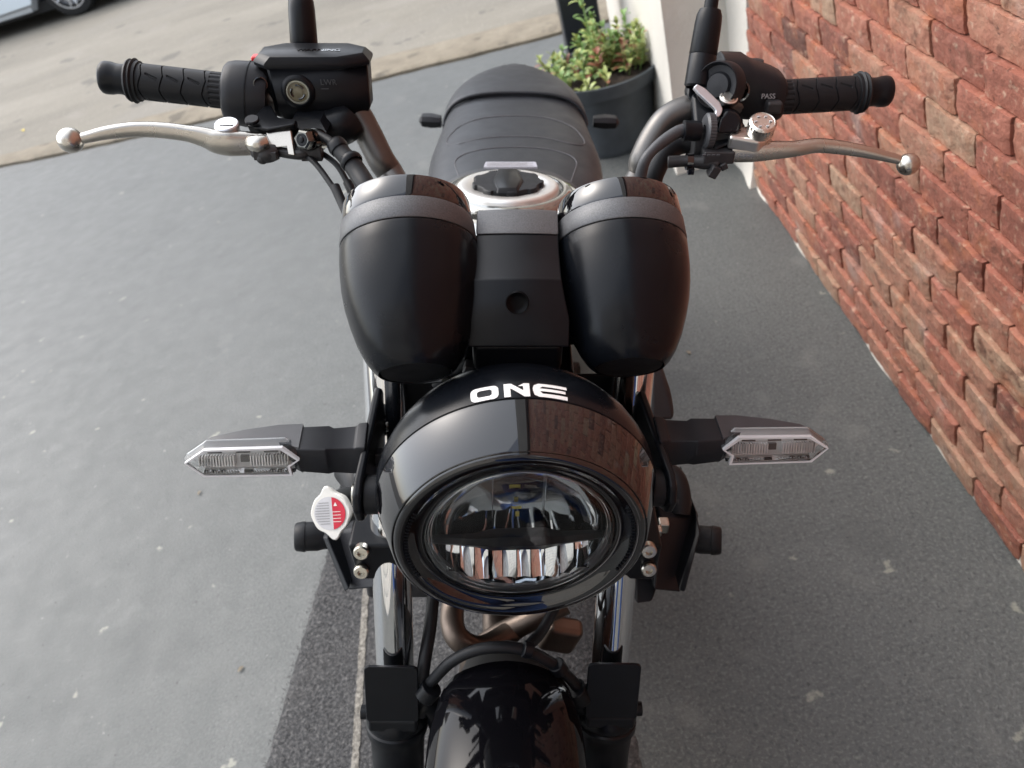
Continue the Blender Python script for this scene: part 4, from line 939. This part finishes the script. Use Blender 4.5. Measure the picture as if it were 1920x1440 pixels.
# ---- handlebar
DL, DR = .758, .797
bl = [V3(-.07,.635,.93), U(742,345,.80), U(715,300,.795), U(690,250,.79), U(668,212,.785), U(640,196,.78), U(560,190,.775), U(425,171,.766), U(256,152,.758)]
brr = [V3(.06,.65,.93), U(1192,345,.815), U(1206,300,.805), U(1228,255,.80), U(1255,222,.797), U(1300,203,.795), U(1350,195,.795), U(1450,184,.796), U(1606,174,.797)]
hb = bp('handlebar', join(tube(bl, .0142, n=24, sub=8), tube(brr, [.0142]*2+[.0148]*4+[.014]*4, n=24, sub=8), tube([V3(-.075,.635,.93),V3(.065,.65,.93)], .0142, n=24, smooth=False)), barm)
def grip(a, b, dk):
    """a = inner end, b = outer end of the rubber; returns parts along the bar"""
    d = (b-a); L = d.length; x, y, dn = frame(d)
    R_ = .0172
    # grip body with shallow grooves
    N = 160; M_ = 240; V, Fc = [], []
    for j in range(M_+1):
        t = j/M_
        for i in range(N):
            ph = 2*pi*i/N; r = R_
            if t < .17:
                if .03 < t < .15 and (int(ph/(2*pi)*20+.5) % 1 == 0) and abs(((ph/(2*pi)*20) % 1)-.5) < .20: r -= .0010
            else:
                # chevrons: slanting grooves once per third
                u = ((t-.17)/.73)
                if u < 1:
                    k = u*3.2; s = ((ph/(2*pi))*4) % 1
                    tri = abs(s-.5)*2
                    g = (k-.18*tri) % 1
                    if g < .045: r -= .0014
                    if .25 < g < .85 and abs(s-(.30+.28*g)) < .035: r -= .0012
            if t > .93: r = R_+.0018
            if t > .97: r = R_+.0026*(1-(t-.97)/.03*.6)
            V.append(a+dn*L*t+(x*cos(ph)+y*sin(ph))*r)
    for j in range(M_):
        for i in range(N): i2 = (i+1) % N; Fc.append((j*N+i, j*N+i2, (j+1)*N+i2, (j+1)*N+i))
    g = bp('grip', (V, Fc), rubber, ang=60)
    bp('grip_flange', lathe(b-dn*.003, dn, [(0,.016),(.0,.0195),(.0015,.0212),(.003,.0195),(.004,.0190),(.006,.0202),(.008,.0190),(.009,.0155)], 48), rubber, g)
    bp('bar_end', lathe(b+dn*.002, dn, [(0,.0150),(.003,.0152),(.011,.0142),(.015,.0143),(.019,.0153),(.024,.0156),(.027,.0150),(.0285,.0135),(.029,.010),(.027,.009),(.027,0)], 48), satin, g)
    return g
grip(U(425,171,.7665), U(252,151.5,.7585), 0)
grip(U(1455,183,.796), U(1612,174,.797), 1)

# ---- throttle housing (left in the picture)
a = U(500,182,.772); b = U(424,171.5,.7665); d = (b-a).normalized(); L = (b-a).length
th = bp('throttle_housing', lathe(a, d, [(-.004,0),(-.004,.030),(.0,.031),(L*.45,.0315),(L*.75,.0305),(L*.93,.0285),(L,.026),(L+.001,.021),(L+.001,0)], 48), plast)
bp('housing_seam', lathe(a, d, [(L*.38,.0305),(L*.38,.0322),(L*.41,.0322),(L*.41,.0305)], 48), satin, th)
q = U(488,158,.742); bp('screw_hole', lathe(q, (q-V3(0,0,H)).normalized()*-1, [(.0005,.0068),(.0008,.0058),(-.006,.0050),(-.007,0)], 24), gloss, th)
bp('kill_switch', box(U(484,109,.785), (.012,.012,.006)), mat('kill_red', (.7,.03,.03), .35, noise_s=50, noise_a=.1), th, bevel=.002)

# ---- brake reservoir
rc = U(585,160,.745)
def outl(k, z, sx=1, ch=1, yo=0):
    hw_, f_, bk = .0555*k,   .030*k, .018*k; c = .012*ch
    P_ = [(-hw_, -f_+c), (-hw_+c*1.1, -f_), (hw_-c*1.9, -f_), (hw_, -f_+c*1.1), (hw_, bk-c), (hw_-c*1.5, bk), (-hw_+c*1.5, bk), (-hw_, bk-c)]
    return [rc+V3(x*sx, y+.030+yo, z) for x, y in P_]
res = bp('brake_reservoir', loft([outl(.84,-.036,1), outl(.93,-.026), outl(.965,.014), outl(.965,.0155)]), satin, bevel=.004)
bp('reservoir_lid', loft([outl(1.0,.0155), outl(1.01,.0185), outl(1.0,.0200), outl(.90,.0255), outl(.88,.0258)]), satin, res, bevel=.0018)
tv, tf = textmesh('WARNING', .009, .0002)
bp('lid_lettering', place((tv, tf), rc+V3(.006,.022,.0261), (1,0,0), (0,1,0)), gloss, res, flat=True)
sg_c = rc+V3(-.0145,-.0002,-.006)
bp('sight_glass', lathe(sg_c, V3(0,-1,.03), [(-.003,.0165),(.0005,.0162),(.0020,.0145),(.0028,.0132),(.0030,.0120),(.0018,.0112),(-.001,.0108),(-.001,0)], 48), satin, res)
bp('sight_ring', lathe(sg_c+V3(0,-.0012,0), V3(0,-1,.03), [(.0,.0112),(.0008,.0112),(.0008,.0098),(0,.0096)], 48), mat('sight_rim', (.32,.33,.28), .3, metal=.5), res)
bp('sight_window', join(lathe(sg_c, V3(0,-1,.03), [(.0006,.0096),(.0006,0)], 40), lathe(sg_c, V3(0,-1,.03), [(.0012,.0046),(.0014,0)], 24)), mat('sight_oil', (.15,.14,.09), .2, noise_s=80, noise_a=.2), res)
arcs = []
for k in range(3):
    a0 = 2*pi*k/3+.5
    arcs.append(tube([sg_c+V3(.0066*cos(a0+.25*i), -.0014, .0066*sin(a0+.25*i)) for i in range(6)], .0009, n=6, sub=2))
bp('sight_marks', join(*arcs), gloss, res)
tv = textmesh('LWR', .0075, .00025)
bp('level_mark', join(place(tv, rc+V3(.0165,-.0012,.003), (1,0,0), (0,0,1)), box(rc+V3(.012,-.0011,-.0030),(.0075,.0006,.0006))), grey_pl, res, flat=True)
# master cylinder, perch and banjo
bp('master_cylinder', join(tube([U(545,262,.775),U(600,245,.772),U(640,236,.772),U(655,225,.775)], [.014,.017,.019,.018], n=20),
    prism([U(545,228,.742),U(600,226,.742),U(612,248,.735),U(572,268,.730),U(556,292,.728),U(545,280,.728)], (0,.03,.0))), satin, res, bevel=.004)
bp('perch', prism([U(470,226,.735),U(462,236,.728),U(500,243,.722),U(552,232,.722),U(556,224,.73),U(520,218,.742),U(508,196,.752),U(495,196,.75)], (0,.004,-.008)), satin, res, bevel=.002)
bp('perch_plate', prism([U(498,248,.727),U(545,244,.727),U(553,292,.725),U(540,290,.725),U(537,275,.725),U(508,278,.725)], (0,.006,0)), alu, res, bevel=.001)
bp('pivot_screw', join(lathe(U(473,227,.726), V3(0,-.25,.97), [(0,.0068),(.002,.0068),(.0028,.006),(.0028,0)], 24)), satin, res)
bz = U(577,262,.722); bzn = V3(-.35,-.85,.35).normalized()
bj = bp('banjo_bolt', join(lathe(bz, bzn, [(-.018,.0),(-.018,.0105),(-.010,.0105),(-.010,.0090),(-.006,.0090),(-.006,.0100),(0,.0100)], 24), lathe(bz, bzn, [(0,.0096),(.008,.0092),(.0095,.0075),(.0095,0)], 6)), mat('dark_steel', (.14,.14,.13), .25, metal=1, noise_s=80, noise_a=.1), ang=25)
bp('bolt_cap', lathe(bz, bzn, [(.0092,.0062),(.0099,.0055),(.0099,.003),(.011,.0022),(.0112,0)], 24), satin, bj)
bp('brake_line', join(tube([U(595,252,.728),U(615,262,.722),U(632,275,.715)], .0042, n=14),
    tube([U(628,268,.716),U(645,290,.712),U(660,306,.708)], [.0085,.0080,.0085], n=18),
    tube([U(655,300,.712),U(672,325,.708),U(690,355,.70),U(705,390,.70)], .0092, n=18)), rubber)
bp('line_ferrule', join(lathe(U(655,298,.711), U(665,312,.708)-U(655,298,.711), [(0,.0098),(.002,.0108),(.005,.0108),(.007,.0098)], 24), lathe(U(630,270,.715), U(638,282,.713)-U(630,270,.715), [(0,.0088),(.004,.0095),(.008,.0088)], 24)), satin)
bp('throttle_cable', join(tube([U(560,282,.74),U(590,305,.73),U(620,345,.72),U(645,385,.71),U(660,410,.71)], .0028, n=12), tube([U(628,350,.718),U(650,400,.708)], [.0048,.0044], n=12, smooth=False),
    tube([U(600,285,.745),U(632,310,.735),U(655,350,.728),U(668,380,.72)], .0028, n=12), tube([U(652,342,.728),U(668,378,.72)], [.0046,.0042], n=12, smooth=False)), rubber)
bp('brake_switch', join(box(U(500,288,.728),(.022,.014,.008)), box(U(585,285,.735),(.02,.012,.014)), tube([U(520,284,.733),U(560,290,.732),U(580,285,.735)], .005, n=10)), engm, bevel=.002)

# ---- levers
def lever(pts, name, ball_c, ball_r, extra=None):
    """pts: (px, py, depth, half height m, half depth m)"""
    secs = []
    P = [U(p[0], p[1], p[2]) for p in pts]; hh = [p[3]*.87 for p in pts]; dd = [p[4] for p in pts]
    path, h2 = smooth_path([(*P[i], hh[i]) for i in range(len(P))], 6); _, d2 = smooth_path([(*P[i], dd[i]) for i in range(len(P))], 6)
    for i, c in enumerate(path):
        t = (path[min(i+1, len(path)-1)]-path[max(i-1, 0)]).normalized(); up = V3(0,0,1); y = (up-t*up.dot(t)).normalized(); x = t.cross(y)
        s_ = []
        for k in range(24):
            a = 2*pi*k/24; ca, sa = cos(a), sin(a)
            s_.append(c+x*d2[i]*abs(ca)**.75*(1 if ca > 0 else -1)+y*h2[i]*abs(sa)**.75*(1 if sa > 0 else -1))
        secs.append(s_)
    lv = bp(name, join(loft(secs), ball(ball_c, ball_r, 16)), alu, ang=60)
    return lv
LL = [(497,268,.732,.0105,.006),(470,269,.730,.0128,.0065),(430,268,.726,.0142,.0075),(405,265,.724,.0130,.0075),(385,258,.722,.0108,.007),(350,250,.718,.0085,.006),(300,244,.713,.0082,.0055),(250,243,.708,.0078,.0055),(200,249,.703,.0066,.005),(165,257,.70,.0055,.0048),(140,262,.698,.005,.005)]
lv = lever(LL, 'brake_lever', U(132,263,.697), .0112)
bp('adjuster_dial', join(lathe(U(426,238,.724), V3(0,-.18,.98), [(-.010,.0),(-.010,.0105),(-.002,.0110),(.0,.0116),(.003,.0116),(.004,.0105),(.004,0)], 40)), bright, lv)
bp('dial_mark', prism([U(420,237,.7185)+V3(-.004,0,0), U(422,240,.7185), U(430,238,.7185), U(432,236,.7185)+V3(.003,0,0)], (0,.0,.0012)), engm, lv)
bp('lever_pivot', tube([U(470,268,.724),U(485,270,.720),U(502,266,.722)], [.007,.0085,.0065], n=16), alu, lv)
bp('lever_boot', join(tube([U(478,282,.73),U(500,288,.728),U(520,284,.73)], [.007,.009,.007], n=14), ball(U(492,296,.728), .006, 10)), engm, lv)
RL = [(1372,288,.755,.0095,.006),(1410,286,.752,.0105,.0065),(1450,282,.750,.0102,.0065),(1490,279,.748,.0085,.0062),(1530,273,.746,.0078,.006),(1570,276,.745,.0075,.0055),(1620,284,.744,.0066,.005),(1660,293,.744,.0055,.0048),(1685,299,.744,.0048,.0048)]
rv = lever(RL, 'clutch_lever', U(1703,308,.744), .0106)
kc = U(1428,236,.735)
LBK = [U(1368,250,.742),U(1388,236,.756),U(1440,232,.764),U(1453,246,.748),U(1446,258,.740),U(1425,266,.736),U(1368,256,.738)]
bp('lever_block', loft([LBK, [p+V3(0,.002,-.014) for p in LBK]]), alu2, rv, bevel=.003)
kn = []
for i in range(60):
    a = 2*pi*i/60; kn.append(a)
KN = V3(0,-.40,.917)
def knl(r0, h, kn_=0): return [kc+V3(cos(a), sin(a)*KN.z, -sin(a)*KN.y)*(r0*1.02*(1+kn_*(i % 2)))+KN*h for i, a in enumerate(kn)]
bp('adjuster_dial', loft([knl(.0118,-.008), knl(.0122,-.004), knl(.0126,-.002,.03), knl(.0126,.004,.03), knl(.0118,.0055), knl(.0108,.0062), knl(.0104,.0056)]), alu2, rv, ang=25)
bp('dial_pattern', join(*[box(kc+V3(cos(a), sin(a)*KN.z, -sin(a)*KN.y)*.0070+KN*.0062, (.0028,.0028,.0008), Matrix.Rotation(a,3,'Z')) for a in [k*pi/3 for k in range(6)]]), bright, rv, bevel=.0004, seg=1)

# ---- clutch perch, switchgear (right in the picture)
pr = bp('clutch_perch', join(loft([[U(1296,178,.775),U(1328,170,.775),U(1402,238,.755),U(1395,258,.748),U(1340,285,.748),U(1302,250,.765)], [p+V3(0,.022,-.004) for p in [U(1296,178,.79),U(1328,170,.79),U(1402,238,.775),U(1395,258,.77),U(1340,285,.77),U(1302,250,.785)]]]),
    ), satin, bevel=.006)
bp('perch_edge', loft([[U(a,b,.742),U(c_,d_,.742),U(c_,d_,.746)+V3(0,.004,-.003),U(a,b,.746)+V3(0,.004,-.003)] for a,b,c_,d_ in ((1300,164,1307,157),(1310,176,1322,165),(1325,190,1336,178),(1338,202,1350,192),(1342,208,1355,203),(1341,213,1354,210),(1344,220,1350,218))]), mat('edge_silver', (.62,.63,.66), .3, metal=.6, noise_s=60, noise_a=.04), pr, bevel=.002)
bp('perch_nose', loft([[U(1350,212,.752),U(1362,198,.758),U(1384,206,.756),U(1396,226,.753),U(1392,244,.750),U(1345,240,.748)],[U(1352,222,.742),U(1364,206,.744),U(1382,212,.744),U(1390,228,.744),U(1384,250,.742),U(1340,252,.742)]]), podm, pr, bevel=.003)
bp('perch_bolt', lathe(U(1366,184,.752), V3(0,-.35,.93), [(0,.0090),(.001,.0090),(.0015,.0075),(.001,.0062),(.003,.0058),(.003,0)], 24), alu2, pr)
ad_c = U(1324,246,.752); ad_d = V3(-1,-.03,.03)
kn_ = lambda r: r
N = 72; V, Fc = [], []
for t, r, kk in ((-.006,0,0),(-.006,.0165,.03),(0,.0168,.03),(.002,.0150,0),(.002,.006,0)):
    x, y, d = frame(ad_d)
    for i in range(N):
        a = 2*pi*i/N; q = r*(1+kk*(i % 2)); V.append(ad_c+d*t+(x*cos(a)+y*sin(a))*max(q, 1e-5))
for j in range(4):
    for i in range(N): i2 = (i+1) % N; Fc.append((j*N+i, j*N+i2, (j+1)*N+i2, (j+1)*N+i))
aw = bp('adjuster_wheel', (V, Fc), grey_pl, ang=25)
bp('adjuster_nut', lathe(ad_c, ad_d, [(.002,.0045),(.006,.0045),(.006,.0092),(.012,.0098),(.018,.0095),(.0205,.0102),(.0225,.0100),(.0228,.007)], 24), satin, aw)
bp('clutch_cable', join(tube([U(1294,243,.753),U(1272,247,.752),U(1245,264,.750),U(1222,284,.748),U(1208,304,.75),U(1200,335,.76)], [.0062,.0062,.0060,.0050,.0056,.0060], n=16)), grey_pl)
bp('wiring_sleeve', tube([U(1310,268,.78),U(1275,268,.785),U(1245,290,.785),U(1228,325,.79),U(1222,350,.80)], [.011,.0115,.011,.010,.010], n=16), rubber)
# wire ties and clutch switch under the perch
bp('clutch_switch', join(box(U(1332,268,.765),(.035,.02,.030)), box(U(1345,290,.755),(.030,.018,.012)), tube([U(1252,304,.765),U(1285,302,.762),U(1320,304,.758),U(1348,306,.756)], [.006,.0055,.007,.006], n=12), box(U(1338,320,.755),(.009,.012,.012),Matrix.Rotation(.4,3,'Y')), box(U(1356,310,.755),(.007,.010,.007),Matrix.Rotation(-.5,3,'Y'))), engm, bevel=.0025)
bp('cable_tie', join(lathe(U(1292,303,.762), (1,0,0), [(-.003,.0065),(-.003,.0082),(.003,.0082),(.003,.0065)], 20), box(U(1295,320,.76),(.006,.006,.006))), gloss)
bp('switch_teeth', join(*[box(U(1320+i*9,291,.738),(.003,.002,.0015)) for i in range(4)]), grey_pl)
# switch housing
def ring_sec(px, py, d, hw_, hh_, n=20, p=.6):
    c = U(px, py, d); s_ = []
    for k in range(n):
        a = 2*pi*k/n; ca, sa = cos(a), sin(a)
        s_.append(c+V3(0, hw_*abs(ca)**p*(1 if ca > 0 else -1), hh_*abs(sa)**p*(1 if sa > 0 else -1)))
    return s_
sw = bp('switch_housing', loft([ring_sec(1337,165,.80,.020,.026), ring_sec(1345,160,.80,.028,.031), ring_sec(1385,160,.80,.030,.030), ring_sec(1400,166,.80,.029,.028), ring_sec(1440,174,.80,.026,.025), ring_sec(1456,178,.80,.024,.023), ring_sec(1464,181,.80,.020,.019)]), plast, bevel=.003, ang=40)
ho = U(1345,160,.755)
bp('housing_collar', lathe(ho, V3(-.62,-.70,.30), [(-.014,.0235),(.002,.0225),(.0035,.0212),(.002,.0200),(-.002,.0188),(-.003,.013),(.000,.011),(.0005,0)], 40), plast, sw)
bp('screw_hole', lathe(U(1386,170,.766), (U(1386,170,.76)-V3(0,0,H)).normalized()*-1, [(.0006,.0105),(.001,.0088),(-.008,.0080),(-.010,0)], 28), gloss, sw)
bp('housing_ridge', box(U(1364,109,.80),(.018,.02,.004)), plast, sw, bevel=.001)
bp('switch_button', lathe(U(1418,120,.80), (0,0,1), [(-.005,0),(-.005,.008),(.004,.007),(.005,0)], 16), engm, sw)
bp('pass_button', box(U(1450,200,.775),(.016,.012,.012)), engm, sw, bevel=.003)
pt = U(1440,180,.7715)
bp('pass_lettering', place(textmesh('PASS', .0068, .0003), pt+V3(0,-.0012,0), (1,.03,0), (0,.25,.97)), greyprint, sw, flat=True)

# ---- mirrors
def mirror(px0, py0, px1, py1, d0, d1, sg):
    a = U(px0, py0, d0); b = U(px1, py1, d1); v = (b-a); up = v.normalized()
    st = bp('mirror_stem', lathe(a, up, [(0,.012),(.002,.0138),(.030 if sg > 0 else .004,.0138),(.031 if sg > 0 else .005,.0132),(.032 if sg > 0 else .006,.0138),(.060 if sg > 0 else .038,.0132),(.068 if sg > 0 else .046,.0125),(.073 if sg > 0 else .051,.0105),(.0735 if sg > 0 else .0515,.0068),(.20,.006),(.26,.006)], 32), satin)
    top = a+up*.255; out = V3(sg*.10, .03, .07)
    bp('mirror_arm', tube([top, top+up*.02+V3(sg*.01,0,0), top+V3(sg*.05,.01,.05), top+out], .006, n=12), satin, st)
    mc = top+out+V3(sg*.03, .0, .03)
    bp('mirror_head', lathe(mc, V3(0,1,.1), [(-.018,0),(-.016,.03),(-.006,.05),(.004,.055),(.008,.055),(.009,.052)], 48), satin, st)
    bp('mirror_glass', lathe(mc, V3(0,1,.1), [(.0085,.052),(.0088,0)], 48), chrome, st)
mirror(571, 95, 560, -60, .785, .765, -1)
mirror(1308, 165, 1330, 30, .775, .76, 1)
bp('mirror_clamp', prism([U(1288,178,.78),U(1294,158,.785),U(1318,156,.785),U(1335,172,.78),U(1330,205,.78),U(1300,206,.78)], (0,.022,-.004)), satin, bevel=.004)

# the photographer: only mirrored in the lamp glass and fork chrome

def skinned(name, pts, edges, m, parent, sub=2):
    me = bpy.data.meshes.new(name); me.from_pydata([p[:3] for p in pts], edges, []); me.materials.append(m)
    o = bpy.data.objects.new(name, me); C.objects.link(o); o.parent = parent
    sk = o.modifiers.new('skin', 'SKIN'); sk.use_smooth_shade = True
    for i, v in enumerate(me.skin_vertices[0].data): v.radius = (pts[i][3], pts[i][4] if len(pts[i]) > 4 else pts[i][3]); v.use_root = (i == 0)
    ss = o.modifiers.new('sub', 'SUBSURF'); ss.levels = sub; ss.render_levels = sub
    return o
cwp = M @ Vector((0, 0, H))
pers = empty('person', loc=(cwp.x-.02, cwp.y-.42, 0)); tag(pers, 'person in blue jeans and grey shirt holding a phone over the motorcycle', 'person')
hx_ = cwp.z
body = [(0,0,.98,.12,.10),(0,0,1.15,.13,.09),(0,.01,1.34,.15,.10),(0,.01,1.47,.07,.06),(0,.03,1.54,.05,.05),(0,.05,1.62,.075,.085),(0,.06,1.70,.07,.085),
  (-.18,.01,1.42,.05),(-.25,.12,1.22,.042),(-.10,.33,hx_-.02,.030),(-.07,.37,hx_,.022),(.18,.01,1.42,.05),(.25,.12,1.22,.042),(.14,.33,hx_-.02,.030),(.11,.37,hx_,.022)]
skinned('body', body, [(0,1),(1,2),(2,3),(3,4),(4,5),(5,6),(2,7),(7,8),(8,9),(9,10),(2,11),(11,12),(12,13),(13,14)], skin, pers)
skinned('shirt', [(0,0,.93,.165,.13),(0,0,1.15,.155,.115),(0,.01,1.34,.175,.125),(0,.01,1.45,.09,.08),(-.18,.01,1.42,.068),(-.24,.09,1.28,.058),(.18,.01,1.42,.068),(.24,.09,1.28,.058)], [(0,1),(1,2),(2,3),(2,4),(4,5),(2,6),(6,7)], shirt, pers)
skinned('jeans', [(0,0,.96,.15,.12),(-.10,0,.84,.09),(-.13,.03,.48,.066),(-.15,0,.10,.055),(.10,0,.84,.09),(.16,.05,.48,.066),(.20,.0,.10,.055)], [(0,1),(1,2),(2,3),(0,4),(4,5),(5,6)], jeans, pers)
for x in (-.15, .20):
    build('shoe', loft([[V3(x-.04,-.08,0),V3(x+.04,-.08,0),V3(x+.035,-.08,.08),V3(x-.035,-.08,.08)],[V3(x-.045,.05,0),V3(x+.045,.05,0),V3(x+.035,.04,.09),V3(x-.035,.04,.09)],[V3(x-.035,.17,0),V3(x+.035,.17,0),V3(x+.03,.16,.045),V3(x-.03,.16,.045)]]), shirt, pers, bevel=.015)
build('hair', ball((0,.035,1.71), .105, 16, (.85,1,.85)), hairm, pers)
fing = []
for sx in (-1, 1):
    for k in range(4):
        b_ = V3(sx*.09+.02, .36, hx_+.018-.014*k); fing.append(tube([b_, b_+V3(-sx*.015,.025,0), b_+V3(-sx*.040,.022,0)], [.008,.0075,.006], n=8))
    b_ = V3(sx*.085+.02, .345, hx_-.02); fing.append(tube([b_, b_+V3(-sx*.02,-.005,.0), b_+V3(-sx*.045,.0,.012)], [.010,.009,.007], n=8))
for k, f_ in enumerate(fing): build('finger', f_, skin, pers)
ph = empty('phone', loc=(cwp.x, cwp.y-.05, cwp.z)); tag(ph, 'black phone held over the motorcycle in both hands', 'phone')
build('case', box((0,0,0), (.15,.009,.072)), gloss, ph, bevel=.004)
build('screen', box((0,-.0055,0), (.14,.001,.066)), darkglass, ph)
